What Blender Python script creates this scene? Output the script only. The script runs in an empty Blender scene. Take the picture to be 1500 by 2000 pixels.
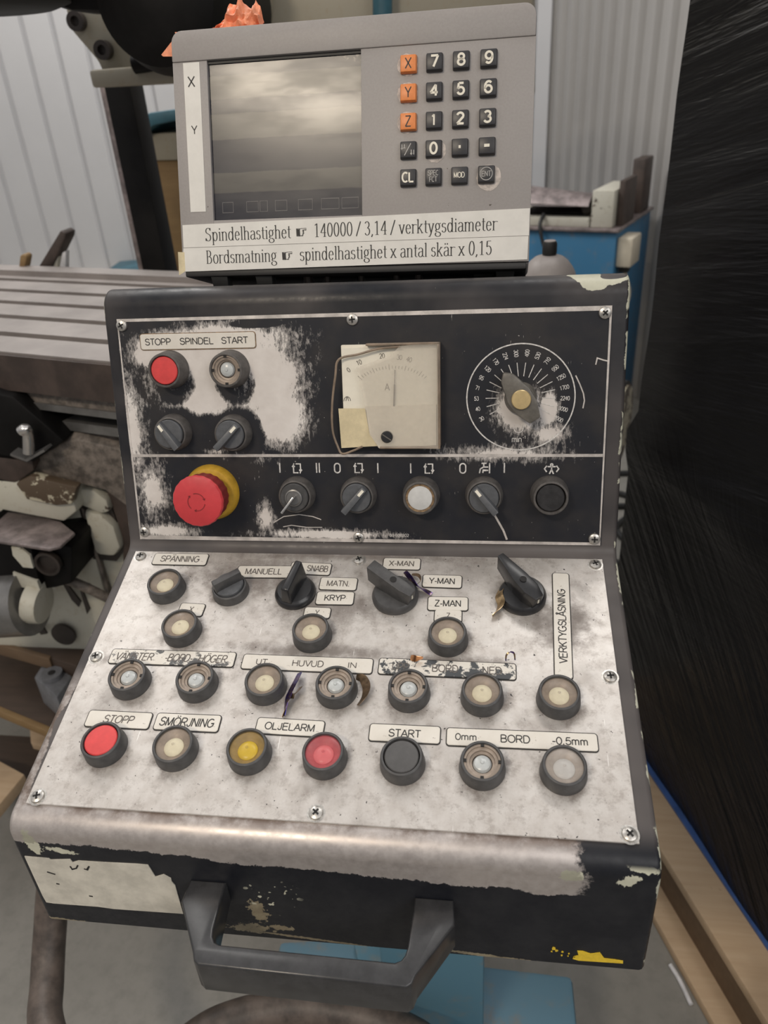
import bpy, bmesh, math, random
from mathutils import Matrix, Vector, noise as mnoise
random.seed(7)
S = bpy.context.scene
COL = S.collection
PI = math.pi
Z0 = 1.065                                   # height of the fold of the console above the floor
# ------------------------------------------------------------------ camera
F_PX, YAW, PITCH, ROLL = 1477.87, 0.1550, -0.5183, 0.0676
CAM = Vector((0.1170, -0.5959, 0.3846))      # relative to the fold of the console
def _rot(yaw, pitch, roll):
    return (Matrix.Rotation(yaw, 3, 'Z') @ Matrix.Rotation(pitch, 3, 'X') @ Matrix.Rotation(roll, 3, 'Y'))
RC = _rot(YAW, PITCH, ROLL)                  # columns: right, forward, up
cam_data = bpy.data.cameras.new('camera')
cam = bpy.data.objects.new('camera', cam_data); COL.objects.link(cam)
right, fwd, up = RC.col[0], RC.col[1], RC.col[2]
mw = Matrix((right, up, -fwd)).transposed().to_4x4()
mw.translation = CAM + Vector((0, 0, Z0))
cam.matrix_world = mw
cam_data.sensor_fit = 'VERTICAL'; cam_data.sensor_height = 36.0; cam_data.sensor_width = 27.0
cam_data.lens = F_PX / 2000 * 36.0
cam_data.clip_start = 0.02; cam_data.clip_end = 60
cam_data.dof.use_dof = True; cam_data.dof.focus_distance = 0.66; cam_data.dof.aperture_fstop = 8.5
S.camera = cam
# ------------------------------------------------------------------ light and exposure
S.view_settings.view_transform = 'Standard'; S.view_settings.look = 'None'
S.view_settings.exposure = 0.32; S.view_settings.gamma = 1.0; S.view_settings.use_curve_mapping = False
wd = bpy.data.worlds.new('world'); S.world = wd; wd.use_nodes = True
wd.node_tree.nodes['Background'].inputs[0].default_value = (1.0, 0.985, 0.985, 1)
_n, _l = wd.node_tree.nodes, wd.node_tree.links           # hall light: bright roof, dimmer towards the floor
_tc = _n.new('ShaderNodeTexCoord'); _sp = _n.new('ShaderNodeSeparateXYZ'); _mr = _n.new('ShaderNodeMapRange'); _mr.interpolation_type = 'SMOOTHSTEP'
_l.new(_tc.outputs['Generated'], _sp.inputs[0]); _l.new(_sp.outputs[2], _mr.inputs[0])
for _k, _v in ((1, -.5), (2, .9), (3, .07), (4, .52)): _mr.inputs[_k].default_value = _v
_l.new(_mr.outputs[0], _n['Background'].inputs[1])
def area(name, loc, target, sx, sy, power, col=(1, 0.97, 0.93)):
    l = bpy.data.lights.new(name, 'AREA'); l.shape = 'RECTANGLE'; l.size = sx; l.size_y = sy; l.energy = power; l.color = col
    o = bpy.data.objects.new(name, l); COL.objects.link(o); o.location = loc
    d = Vector(target) - Vector(loc); o.rotation_euler = d.to_track_quat('-Z', 'Y').to_euler(); return o
area('ceiling_or_added_area_light', (-0.80, -1.80, 3.0), (-0.1, 0.1, 1.1), 0.60, 0.13, 20, (1, .86, .68))
area('ceiling_or_added_area_light', (0.55, 1.15, 3.6), (0.1, 0.3, 1.0), 1.6, 0.4, 15)
area('ceiling_or_added_area_light', (-2.0, 1.2, 3.8), (-1.0, 2.4, 0.8), 2.4, 0.6, 14)
area('ceiling_or_added_area_light', (-1.6, 2.2, 3.3), (1.0, 2.6, 0.9), 1.2, 0.3, 34)  # added lamp raking the right wall to bring out its ribs
area('key_area_light', (2.8, -2.6, 3.6), (0, 1.5, 0.8), 3.0, 2.0, 46, (1.0, 0.98, 0.96))  # added key light, high behind the camera on the right

# ------------------------------------------------------------------ rays from the photograph's camera to real surfaces
def ray(px, py):
    return RC @ Vector(((px - 750) / F_PX, 1.0, -(py - 1000) / F_PX))
def hit(px, py, n, d):
    r = ray(px, py); return CAM + r * ((d - CAM.dot(n)) / r.dot(n))
AU, AL = 0.2692, 0.2733                      # lean of the upper panel, slope of the lower panel
NU = Vector((0, -math.cos(AU), math.sin(AU))); NL = Vector((0, -math.sin(AL), math.cos(AL)))
def onU(px, py, h=0.0):
    q = hit(px, py, NU, h); return (q.x, q.y * math.sin(AU) + q.z * math.cos(AU))
def onL(px, py, h=0.0):                      # v grows up the panel, so it is negative below the fold
    q = hit(px, py, NL, h); return (q.x, q.y * math.cos(AL) + q.z * math.sin(AL))
def atY(px, py, y): return hit(px, py, Vector((0, 1, 0)), y) + Vector((0, 0, Z0))
def atZ(px, py, zw): return hit(px, py, Vector((0, 0, 1)), zw - Z0) + Vector((0, 0, Z0))
MU = Matrix(((1, 0, 0), (0, math.sin(AU), -math.cos(AU)), (0, math.cos(AU), math.sin(AU)))).to_4x4()
ML = Matrix(((1, 0, 0), (0, math.cos(AL), -math.sin(AL)), (0, math.sin(AL), math.cos(AL)))).to_4x4()
def T(x, y, z=0.0): return Matrix.Translation((x, y, z))
def Rz(a): return Matrix.Rotation(a, 4, 'Z')

# ------------------------------------------------------------------ node helper
class NT:
    def __init__(s, name, rough=0.5, metal=0.0, col=(0.5, 0.5, 0.5), spec=0.5):
        s.mat = bpy.data.materials.new(name); s.mat.use_nodes = True
        s.n = s.mat.node_tree.nodes; s.l = s.mat.node_tree.links; s.b = s.n['Principled BSDF']
        s.set('Base Color', (*col, 1)); s.set('Roughness', rough); s.set('Metallic', metal); s.set('Specular IOR Level', spec)
        s.tc = s.n.new('ShaderNodeTexCoord'); s.obj = s.tc.outputs['Object']
    def set(s, k, v):
        if hasattr(v, 'is_linked') or isinstance(v, bpy.types.NodeSocket): s.l.new(v, s.b.inputs[k])
        else: s.b.inputs[k].default_value = v
    def _in(s, sock, v):
        if isinstance(v, bpy.types.NodeSocket): s.l.new(v, sock)
        else: sock.default_value = v
    def m(s, op, a, b=0.0, clamp=False):
        n = s.n.new('ShaderNodeMath'); n.operation = op; n.use_clamp = clamp
        s._in(n.inputs[0], a); s._in(n.inputs[1], b); return n.outputs[0]
    def noise(s, scale, detail=4, rough=0.6, vec=None, stretch=None, dist=0.0):
        n = s.n.new('ShaderNodeTexNoise'); v = vec or s.obj
        if stretch:
            mp = s.n.new('ShaderNodeMapping'); mp.inputs['Scale'].default_value = stretch[:3]
            if len(stretch) > 3: mp.inputs['Rotation'].default_value = (0, 0, stretch[3])
            s.l.new(v, mp.inputs[0]); v = mp.outputs[0]
        s.l.new(v, n.inputs['Vector']); n.inputs['Scale'].default_value = scale
        n.inputs['Detail'].default_value = detail; n.inputs['Roughness'].default_value = rough; n.inputs['Distortion'].default_value = dist
        return n.outputs[0]
    def ell(s, cx, cy, rx, ry, ang=0.0, vec=None):      # 1 at the centre, 0 on the ellipse
        mp = s.n.new('ShaderNodeMapping'); mp.vector_type = 'TEXTURE'
        mp.inputs['Location'].default_value = (cx, cy, 0); mp.inputs['Rotation'].default_value = (0, 0, ang); mp.inputs['Scale'].default_value = (rx, ry, 1000)
        s.l.new(vec or s.obj, mp.inputs[0])
        ln = s.n.new('ShaderNodeVectorMath'); ln.operation = 'LENGTH'; s.l.new(mp.outputs[0], ln.inputs[0])
        return s.m('SUBTRACT', 1.0, ln.outputs['Value'])
    def mx(s, items, op='MAXIMUM'):
        r = items[0]
        for i in items[1:]: r = s.m(op, r, i)
        return r
    def step(s, v, lo, hi, a=0.0, b=1.0):
        n = s.n.new('ShaderNodeMapRange'); n.interpolation_type = 'SMOOTHSTEP'
        s.l.new(v, n.inputs[0]); n.inputs[1].default_value = lo; n.inputs[2].default_value = hi; n.inputs[3].default_value = a; n.inputs[4].default_value = b
        return n.outputs[0]
    def xyz(s, vec=None):
        n = s.n.new('ShaderNodeSeparateXYZ'); s.l.new(vec or s.obj, n.inputs[0]); return n.outputs
    def mix(s, f, a, b):
        n = s.n.new('ShaderNodeMix'); n.data_type = 'RGBA'
        s._in(n.inputs[0], f)
        for k, v in ((6, a), (7, b)):
            if isinstance(v, bpy.types.NodeSocket): s.l.new(v, n.inputs[k])
            else: n.inputs[k].default_value = (*v, 1)
        return n.outputs[2]
    def col(s, v): s.set('Base Color', v if isinstance(v, bpy.types.NodeSocket) else (*v, 1))
    def bump(s, h, strength=0.3, dist=0.001):
        n = s.n.new('ShaderNodeBump'); n.inputs['Strength'].default_value = strength; n.inputs['Distance'].default_value = dist
        s.l.new(h, n.inputs['Height']); s.l.new(n.outputs[0], s.b.inputs['Normal'])

def plain(name, col, rough=0.5, metal=0.0, var=0.15, scale=60, spec=0.5):
    t = NT(name, rough, metal, col, spec)
    n = t.noise(scale, 5, 0.65)
    d = tuple(c * (1 - var) for c in col); u = tuple(min(1, c * (1 + var)) for c in col)
    t.col(t.mix(t.step(n, 0.3, 0.7), d, u)); return t.mat
def glassy(name, tint, alpha, rough=0.25, var=.12):
    m = bpy.data.materials.new(name); m.use_nodes = True; n = m.node_tree.nodes; l = m.node_tree.links
    b = n['Principled BSDF']; b.inputs['Base Color'].default_value = (*tint, 1); b.inputs['Roughness'].default_value = rough
    tr = n.new('ShaderNodeBsdfTransparent'); mx = n.new('ShaderNodeMixShader'); mx.inputs[0].default_value = alpha
    tx = n.new('ShaderNodeTexNoise'); tx.inputs['Scale'].default_value = 130
    tcn = n.new('ShaderNodeTexCoord'); l.new(tcn.outputs['Object'], tx.inputs['Vector'])
    mr = n.new('ShaderNodeMapRange'); mr.inputs[1].default_value = .3; mr.inputs[2].default_value = .75; mr.inputs[3].default_value = alpha - var * .6; mr.inputs[4].default_value = alpha + var
    l.new(tx.outputs[0], mr.inputs[0]); l.new(mr.outputs[0], mx.inputs[0])
    l.new(tr.outputs[0], mx.inputs[1]); l.new(b.outputs[0], mx.inputs[2]); l.new(mx.outputs[0], n['Material Output'].inputs[0]); return m

# ------------------------------------------------------------------ mesh helpers
def merge(*bms):
    r = bmesh.new()
    for b in bms:
        me = bpy.data.meshes.new('tmp'); b.to_mesh(me); r.from_mesh(me); bpy.data.meshes.remove(me); b.free()
    return r
def xf(b, M): bmesh.ops.transform(b, matrix=M, verts=b.verts); return b
def bev(b, w, seg=2, edges=None):
    if w > 0: bmesh.ops.bevel(b, geom=list(edges or b.edges), offset=w, segments=seg, profile=0.5, affect='EDGES', clamp_overlap=True)
    return b
def box(x0, x1, y0, y1, z0, z1, w=0.0, seg=2):
    b = bmesh.new(); bmesh.ops.create_cube(b, size=1)
    xf(b, T((x0 + x1) / 2, (y0 + y1) / 2, (z0 + z1) / 2) @ Matrix.Diagonal((x1 - x0, y1 - y0, z1 - z0, 1))); return bev(b, w, seg)
def hexa(p, w=0.0, seg=2):                    # 8 corners: 4 of one end, 4 of the other end in the same order
    b = bmesh.new(); v = [b.verts.new(q) for q in p]
    for f in ((0, 1, 2, 3), (7, 6, 5, 4), (0, 4, 5, 1), (1, 5, 6, 2), (2, 6, 7, 3), (3, 7, 4, 0)): b.faces.new([v[i] for i in f])
    bmesh.ops.recalc_face_normals(b, faces=b.faces); return bev(b, w, seg)
def prism(poly, z0, z1, w=0.0, seg=2, topw=False):
    b = bmesh.new(); lo = [b.verts.new((x, y, z0)) for x, y in poly]; hi = [b.verts.new((x, y, z1)) for x, y in poly]
    n = len(poly); b.faces.new(lo[::-1]); tf = b.faces.new(hi)
    for i in range(n): b.faces.new((lo[i], lo[(i + 1) % n], hi[(i + 1) % n], hi[i]))
    bmesh.ops.recalc_face_normals(b, faces=b.faces)
    if w: bev(b, w, seg, edges=list(tf.edges) if topw else None)
    return b
def rrect(w, h, r, n=5):
    p = []
    for cx, cy, a in ((w / 2 - r, h / 2 - r, 0), (-w / 2 + r, h / 2 - r, PI / 2), (-w / 2 + r, -h / 2 + r, PI), (w / 2 - r, -h / 2 + r, 1.5 * PI)):
        for i in range(n + 1): t = a + PI / 2 * i / n; p.append((cx + r * math.cos(t), cy + r * math.sin(t)))
    return p
def lathe(prof, n=48, wob=None, caps=True):              # prof: (radius, z)
    b = bmesh.new(); rings = []
    for r, z in prof:
        if r < 1e-7: rings.append([b.verts.new((0, 0, z))])
        else: rings.append([b.verts.new((r * (1 + (wob(k) if wob else 0)) * math.cos(2 * PI * k / n), r * (1 + (wob(k) if wob else 0)) * math.sin(2 * PI * k / n), z)) for k in range(n)])
    for a, c in zip(rings, rings[1:]):
        for k in range(n):
            q = [a[k % len(a)], a[(k + 1) % len(a)], c[(k + 1) % len(c)], c[k % len(c)]]
            u = []
            for v in q:
                if v not in u: u.append(v)
            if len(u) > 2: b.faces.new(u)
    for rg, fl in ((rings[0], 1), (rings[-1], 0)):
        if caps and len(rg) > 2: b.faces.new(rg[::-1] if fl else rg)
    bmesh.ops.recalc_face_normals(b, faces=b.faces); return b
def tube(pts, r, n=10, smooth=6, closed=False):
    P = [Vector(p) for p in pts]
    if smooth > 1 and len(P) > 2:             # Catmull-Rom
        Q = []; m = len(P)
        for i in range(m if closed else m - 1):
            g = (lambda k: P[k % m]) if closed else (lambda k: P[min(max(k, 0), m - 1)])
            a, b_, c, d = g(i - 1), g(i), g(i + 1), g(i + 2)
            for k in range(smooth):
                t = k / smooth
                Q.append(0.5 * ((2 * b_) + (c - a) * t + (2 * a - 5 * b_ + 4 * c - d) * t * t + (3 * b_ - a - 3 * c + d) * t ** 3))
        if not closed: Q.append(P[-1])
        P = Q
    b = bmesh.new(); rings = []; N = len(P); nrm = None
    for i, p in enumerate(P):
        t = ((P[(i + 1) % N] - P[i - 1]) if closed else (P[min(i + 1, N - 1)] - P[max(i - 1, 0)])).normalized()
        if nrm is None: nrm = t.orthogonal().normalized()
        nrm = (nrm - t * nrm.dot(t)).normalized(); bn = t.cross(nrm)
        rr = r(i / (N - 1)) if callable(r) else r
        rings.append([b.verts.new(p + (nrm * math.cos(2 * PI * k / n) + bn * math.sin(2 * PI * k / n)) * rr) for k in range(n)])
    for i in range(N if closed else N - 1):
        a, c = rings[i], rings[(i + 1) % N]
        for k in range(n): b.faces.new((a[k], a[(k + 1) % n], c[(k + 1) % n], c[k]))
    if not closed: b.faces.new(rings[0][::-1]); b.faces.new(rings[-1])
    bmesh.ops.recalc_face_normals(b, faces=b.faces); return b
def arc(cx, cy, rx, ry, a0, a1, n=14):
    return [(cx + rx * math.cos(math.radians(a0 + (a1 - a0) * i / n)), cy + ry * math.sin(math.radians(a0 + (a1 - a0) * i / n))) for i in range(n + 1)]
def strokes(lines, w, z=0.0, thin=None, th=0.00025):     # raised flat lines in the xy plane; thin = width of a horizontal stroke
    b = bmesh.new()
    for L in lines:
        L = [Vector((x, y, 0)) for x, y in L]; closed = (L[0] - L[-1]).length < 1e-7 and len(L) > 2
        if closed: L = L[:-1]
        N = len(L); prs = []
        for i in range(N):
            a = L[i - 1] if (i or closed) else L[i]; c = L[(i + 1) % N] if (i < N - 1 or closed) else L[i]
            t = (c - a); t = t.normalized() if t.length > 1e-9 else Vector((1, 0, 0))
            nn = Vector((-t.y, t.x, 0)); ww = w if thin is None else thin + (w - thin) * abs(t.y) ** 1.5
            k = 1.0
            if 0 < i < N - 1 or closed:
                s0 = (L[i] - a); k = 1 / max(0.6, abs(s0.normalized().dot(t))) if s0.length > 1e-9 else 1
            o = nn * (ww / 2 * k)
            prs.append([b.verts.new(L[i] + s + Vector((0, 0, zz))) for s, zz in ((o, z), (-o, z), (-o, z + th), (o, z + th))])
        for i in range(N if closed else N - 1):
            p, q = prs[i], prs[(i + 1) % N]
            for k in range(4): b.faces.new((p[k], p[(k + 1) % 4], q[(k + 1) % 4], q[k]))
        if not closed: b.faces.new(prs[0][::-1]); b.faces.new(prs[-1])
    bmesh.ops.recalc_face_normals(b, faces=b.faces); return b
def sheet(fn, nu, nv, th):                    # curved thin sheet with thickness, fn(u, v) -> point
    b = bmesh.new(); g = [[b.verts.new(fn(i / nu, j / nv)) for j in range(nv + 1)] for i in range(nu + 1)]
    for i in range(nu):
        for j in range(nv): b.faces.new((g[i][j], g[i + 1][j], g[i + 1][j + 1], g[i][j + 1]))
    bmesh.ops.recalc_face_normals(b, faces=b.faces)
    bmesh.ops.solidify(b, geom=list(b.faces), thickness=th); return b
def obj(name, b, mat, parent=None, M=None, label=None, sharp=35):
    me = bpy.data.meshes.new(name); b.to_mesh(me); b.free()
    for p in me.polygons: p.use_smooth = True
    me.set_sharp_from_angle(angle=math.radians(sharp))
    for mm in (mat if isinstance(mat, (list, tuple)) else [mat]): me.materials.append(mm)
    o = bpy.data.objects.new(name, me); COL.objects.link(o)
    if parent: o.parent = parent
    if M is not None: o.matrix_basis = M
    if label: o['label'] = label
    return o
def thing(name, label, cat, M=None, group=None):
    o = bpy.data.objects.new(name, None); COL.objects.link(o); o.empty_display_size = 0.05
    if M is not None: o.matrix_basis = M
    return tag(o, label, cat, group)
def tag(o, label, cat, group=None):
    o['label'] = label; o['category'] = cat
    if group: o['group'] = group
    return o
def struct(name, b, mat):
    o = obj(name, b, mat); o['kind'] = 'structure'; return o
SANS = {
 'A': ([[(0, 0), (.34, 1)], [(.34, 1), (.68, 0)], [(.12, .34), (.56, .34)]], .74), 'B': ([[(.05, 0), (.05, 1)], [(.05, 1), (.34, 1)] + arc(.34, .76, .22, .24, 90, -90, 8) + [(.05, .52)], [(.05, .52), (.36, .52)] + arc(.36, .26, .25, .26, 90, -90, 8) + [(.05, 0)]], .72),
 'C': ([arc(.36, .5, .33, .5, 50, 310, 18)], .74), 'D': ([[(.05, 0), (.05, 1)], [(.05, 1), (.3, 1)] + arc(.3, .5, .34, .5, 90, -90, 12) + [(.05, 0)]], .76),
 'E': ([[(.05, 0), (.05, 1)], [(.05, 1), (.58, 1)], [(.05, .53), (.54, .53)], [(.05, 0), (.60, 0)]], .70), 'F': ([[(.05, 0), (.05, 1)], [(.05, 1), (.56, 1)], [(.05, .52), (.5, .52)]], .64),
 'G': ([arc(.38, .5, .35, .5, 48, 340, 18) + [(.72, .46), (.42, .46)]], .82), 'H': ([[(.05, 0), (.05, 1)], [(.62, 0), (.62, 1)], [(.05, .53), (.62, .53)]], .76), 'I': ([[(.05, 0), (.05, 1)]], .22),
 'J': ([[(.40, 1), (.40, .25)] + arc(.22, .24, .18, .24, 0, -180, 10)], .54), 'K': ([[(.05, 0), (.05, 1)], [(.05, .36), (.60, 1)], [(.24, .58), (.62, 0)]], .70), 'L': ([[(.05, 1), (.05, 0)], [(.05, 0), (.52, 0)]], .60),
 'M': ([[(.05, 0), (.05, 1)], [(.05, 1), (.38, .04)], [(.38, .04), (.71, 1)], [(.71, 1), (.71, 0)]], .86), 'N': ([[(.05, 0), (.05, 1)], [(.05, 1), (.61, 0)], [(.61, 0), (.61, 1)]], .76),
 'O': ([arc(.38, .5, .36, .5, 0, 360, 26)], .84), 'P': ([[(.05, 0), (.05, 1)], [(.05, 1), (.34, 1)] + arc(.34, .72, .25, .28, 90, -90, 8) + [(.05, .44)]], .70),
 'R': ([[(.05, 0), (.05, 1)], [(.05, 1), (.36, 1)] + arc(.36, .74, .25, .26, 90, -90, 8) + [(.05, .48)], [(.34, .48), (.64, 0)]], .74),
 'S': ([arc(.31, .74, .26, .26, 15, 180, 9) + arc(.31, .74, .26, .23, 180, 265, 5) + arc(.31, .26, .28, .26, 80, 0, 5) + arc(.31, .27, .28, .27, 0, -170, 10)], .70),
 'T': ([[(.30, 0), (.30, 1)], [(0, 1), (.60, 1)]], .66), 'U': ([[(.05, 1), (.05, .34)] + arc(.33, .32, .28, .32, 180, 360, 12) + [(.61, 1)]], .76), 'V': ([[(0, 1), (.32, 0)], [(.32, 0), (.64, 1)]], .70),
 'X': ([[(.02, 0), (.62, 1)], [(.02, 1), (.62, 0)]], .70), 'Y': ([[(0, 1), (.31, .44)], [(.31, .44), (.62, 1)], [(.31, .46), (.31, 0)]], .68), 'Z': ([[(.03, 1), (.57, 1)], [(.57, 1), (.03, 0)], [(.03, 0), (.59, 0)]], .66),
 '0': ([arc(.27, .5, .24, .5, 0, 360, 24)], .60), '1': ([[(.30, 0), (.30, 1)], [(.10, .78), (.30, .98)]], .60), '2': ([arc(.27, .72, .23, .28, 165, -25, 9) + [(.04, 0)], [(.04, 0), (.53, 0)]], .60),
 '3': ([arc(.26, .76, .21, .24, 155, -80, 9), arc(.26, .27, .24, .27, 85, -160, 11)], .60), '4': ([[(.40, 0), (.40, 1)], [(.40, 1), (.02, .30)], [(.02, .30), (.54, .30)]], .60),
 '5': ([[(.48, 1), (.13, 1)], [(.13, 1), (.07, .50)], [(.07, .50)] + arc(.27, .32, .24, .32, 125, -160, 12)], .60), '6': ([arc(.28, .32, .24, .32, 0, 360, 18), [(.04, .34)] + arc(.30, .55, .26, .45, 185, 45, 9)], .60),
 '7': ([[(.03, 1), (.53, 1)], [(.53, 1), (.20, 0)]], .58), '8': ([arc(.28, .76, .20, .24, 0, 360, 16), arc(.28, .27, .24, .27, 0, 360, 18)], .60), '9': ([arc(.28, .68, .24, .32, 0, 360, 18), [(.52, .66)] + arc(.26, .45, .26, .45, 5, -135, 9)], .60),
 'm': ([[(.05, 0), (.05, .72)], [(.05, .5)] + arc(.20, .52, .15, .2, 165, 0, 7) + [(.35, 0)], [(.35, .5)] + arc(.50, .52, .15, .2, 165, 0, 7) + [(.65, 0)]], .80), 'n': ([[(.05, 0), (.05, .72)], [(.05, .48)] + arc(.23, .50, .18, .22, 165, 0, 8) + [(.41, 0)]], .54),
 'i': ([[(.05, 0), (.05, .72)], [(.05, .88), (.05, 1)]], .20), '-': ([[(.04, .36), (.32, .36)]], .40), '.': ([[(.08, 0), (.08, .12)]], .26), ',': ([[(.09, .12), (.09, 0), (.03, -.16)]], .26), ' ': ([], .34)}
SANS['Ä'] = (SANS['A'][0] + [[(.22, 1.14), (.22, 1.26)], [(.46, 1.14), (.46, 1.26)]], .74); SANS['Ö'] = (SANS['O'][0] + [[(.25, 1.14), (.25, 1.26)], [(.51, 1.14), (.51, 1.26)]], .84)
SANS['Å'] = (SANS['A'][0] + [arc(.34, 1.16, .10, .10, 0, 360, 10)], .74)
def text_bm(s, w=None, h=None, bold=0.0, ang=0.0, cx=0.0, cy=0.0, z=0.0, slant=0.0):
    """plain sans lettering drawn with even strokes; h is the height of the capitals, w the full width"""
    tot = sum(SANS[c][1] for c in s) - .08
    if not h: h = w / tot
    sx = w / tot if w else h
    x = 0; ls = []
    for c in s:
        for pl in SANS[c][0]: ls.append([((x + px) * sx - (w or tot * h) / 2 + slant * (py - .5) * h, (py - .5) * h) for px, py in pl])
        x += SANS[c][1]
    return xf(strokes(ls, h * (.115 + bold * 2.3) * min(1.15, max(.75, (sx / h) ** .5)), z, th=.00018), T(cx, cy, 0) @ Rz(ang))

# ------------------------------------------------------------------ materials
M_LABEL = None
def mats():
    g = globals()
    t = NT('worn_black_panel', 0.42, spec=.35)
    U = lambda px, py: onU(px, py)
    def E(px, py, rx, ry, ang=0): u = U(px, py); return t.ell(u[0], u[1], rx, ry, math.radians(ang))
    pos = t.mx([E(505, 735, .048, .042, -20), E(420, 668, .078, .017, 2), E(300, 690, .024, .016), E(395, 775, .036, .022), E(545, 815, .030, .030, 60), E(385, 722, .05, .035),
                t.m('SUBTRACT', E(262, 840, .020, .085), .42), t.m('SUBTRACT', E(300, 960, .026, .05), .42), t.m('SUBTRACT', E(330, 1035, .05, .012), .40), t.m('SUBTRACT', E(640, 1043, .10, .008), .33),
                t.m('SUBTRACT', E(520, 1010, .014, .022), .36), t.m('SUBTRACT', E(450, 880, .06, .012, -10), .42), E(1012, 800, .0225, .021), E(1070, 800, .010, .017), t.m('SUBTRACT', E(1070, 845, .03, .018), .42), t.m('SUBTRACT', E(985, 885, .10, .015), .52)])
    neg = t.mx([E(345, 745, .0215, .0225), E(462, 743, .0215, .0225), E(355, 850, .0245, .028), E(470, 850, .0245, .027), E(410, 845, .045, .017), E(280, 630, .028, .0055), E(500, 632, .025, .004)])
    pos = t.m('SUBTRACT', pos, t.m('MULTIPLY', t.step(neg, -.1, .25), .65))
    na = t.noise(45, 6, 0.7); nb = t.noise(900, 3, 0.6, stretch=(1, .35, 1)); nc = t.noise(260, 4, 0.75, stretch=(1.0, .45, 1.0))
    v = t.m('ADD', pos, t.m('ADD', t.m('MULTIPLY', t.m('SUBTRACT', na, .5), .55), t.m('ADD', t.m('MULTIPLY', t.m('SUBTRACT', nc, .5), .75), t.m('MULTIPLY', t.m('SUBTRACT', nb, .5), .45))))
    mask = t.m('MAXIMUM', t.step(v, .10, .30), t.m('MULTIPLY', t.step(t.m('ADD', v, t.m('MULTIPLY', t.m('SUBTRACT', nc, .5), .9)), -.16, .30), .55))
    spk = t.step(t.noise(420, 2, .5), .76, .80)
    scr = t.m('MULTIPLY', t.step(t.noise(90, 3, .6, stretch=(8, .8, 1, 0.6)), .70, .73), t.step(t.noise(25, 2), .5, .6))
    mask = t.m('MAXIMUM', mask, t.m('MULTIPLY', t.m('MAXIMUM', spk, scr), .55))
    dust = t.step(t.noise(22, 5, .6), .35, .75, 0, 1)
    base = t.mix(dust, (.013, .014, .019), (.030, .027, .027))
    bare = t.mix(t.noise(30, 5, .6), (.46, .41, .38), (.82, .79, .76))
    t.col(t.mix(mask, base, bare)); t.set('Roughness', t.step(mask, 0, 1, .42, .5)); t.bump(mask, .15, .0004)
    g['M_UPPER'] = t.mat

    t = NT('grimy_bare_aluminium', 0.36, 0.45)
    L = lambda px, py: onL(px, py)
    rings = []
    for i, (px, py) in enumerate([(330, 1150), (362, 1232), (616, 1240), (877, 1250), (258, 1332), (392, 1338), (526, 1342), (663, 1348), (802, 1353), (946, 1362), (1096, 1368), (208, 1461), (346, 1468), (492, 1474), (638, 1482), (790, 1490), (944, 1500), (1101, 1509), (450, 1152), (577, 1155), (776, 1165), (1018, 1165)]):
        u = L(px, py); rings.append(t.ell(u[0], u[1] - .002, .027, .027))
    ring = t.mx(rings)
    na = t.noise(60, 6, .7); nb = t.noise(14, 4, .6); nc = t.noise(420, 3, .7)
    d1 = t.step(t.m('ADD', ring, t.m('MULTIPLY', t.m('SUBTRACT', na, .5), 1.1)), .12, .62)
    tops = t.mx([t.ell(*L(500, 1130), .11, .035), t.ell(*L(640, 1190), .09, .03), t.ell(*L(330, 1290), .12, .012), t.ell(*L(620, 1275), .13, .012), t.ell(*L(860, 1292), .09, .010), t.ell(*L(1090, 1220), .05, .05), t.ell(*L(700, 1090), .24, .010)])  # grime patches plus shadows painted around the label plates
    d2 = t.step(t.m('ADD', tops, t.m('MULTIPLY', t.m('SUBTRACT', na, .5), 1.3)), .15, .9)
    d3 = t.step(nb, .52, .78)
    dirt_shade = t.m('MAXIMUM', t.m('MULTIPLY', d1, .8), t.m('MAXIMUM', t.m('MULTIPLY', d2, .72), t.m('MULTIPLY', d3, .45)))
    spk = t.m('MULTIPLY', t.step(t.noise(330, 2, .6), .70, .74), t.step(nb, .38, .5))
    brush = t.noise(90, 4, .7, stretch=(1.6, .25, 1, .5))
    base = t.mix(brush, (.54, .51, .48), (.65, .62, .59))
    base = t.mix(t.step(na, .3, .75), base, t.mix(.5, base, (.36, .315, .28)))
    base = t.mix(t.m('MULTIPLY', t.step(t.noise(110, 5, .75), .48, .68), .45), base, (.26, .225, .20))
    c = t.mix(dirt_shade, base, (.105, .085, .075)); c = t.mix(spk, c, (.03, .025, .025))
    scrt = t.m('MULTIPLY', t.step(t.noise(60, 2, .5, stretch=(6, .35, 1, -.75)), .735, .75), .6)
    c = t.mix(scrt, c, (.9, .88, .86))
    t.col(c); t.set('Metallic', t.step(dirt_shade, 0, 1, .45, .05)); t.set('Roughness', t.step(dirt_shade, 0, 1, .38, .6)); t.bump(na, .08, .0006)
    g['M_LOWER'] = t.mat

    t = NT('chipped_dark_blue_paint', 0.38, spec=.28)
    x, y, z = t.xyz()[0], t.xyz()[1], t.xyz()[2]
    na = t.noise(35, 6, .7); nb = t.noise(120, 5, .7); nd = t.noise(9, 3, .5)
    wob = t.m('ADD', t.m('MULTIPLY', t.m('SUBTRACT', na, .5), .012), t.m('MULTIPLY', t.m('SUBTRACT', nd, .5), .022))
    fine_ = t.m('MULTIPLY', t.m('SUBTRACT', t.noise(240, 4, .7), .5), .007)
    lipz = t.step(t.m('ADD', t.m('SUBTRACT', t.m('ADD', z, fine_), wob), t.m('MULTIPLY', x, .035)), -.1012, -.1002)
    lipy = t.step(t.m('ADD', y, t.m('MULTIPLY', wob, .8)), -.238, -.246)
    lipx = t.step(t.m('ADD', t.m('ADD', x, t.m('MULTIPLY', fine_, 3)), t.m('MULTIPLY', wob, 2)), .186, .178)
    lip = t.m('MULTIPLY', t.m('MULTIPLY', lipz, lipy), lipx)
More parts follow.
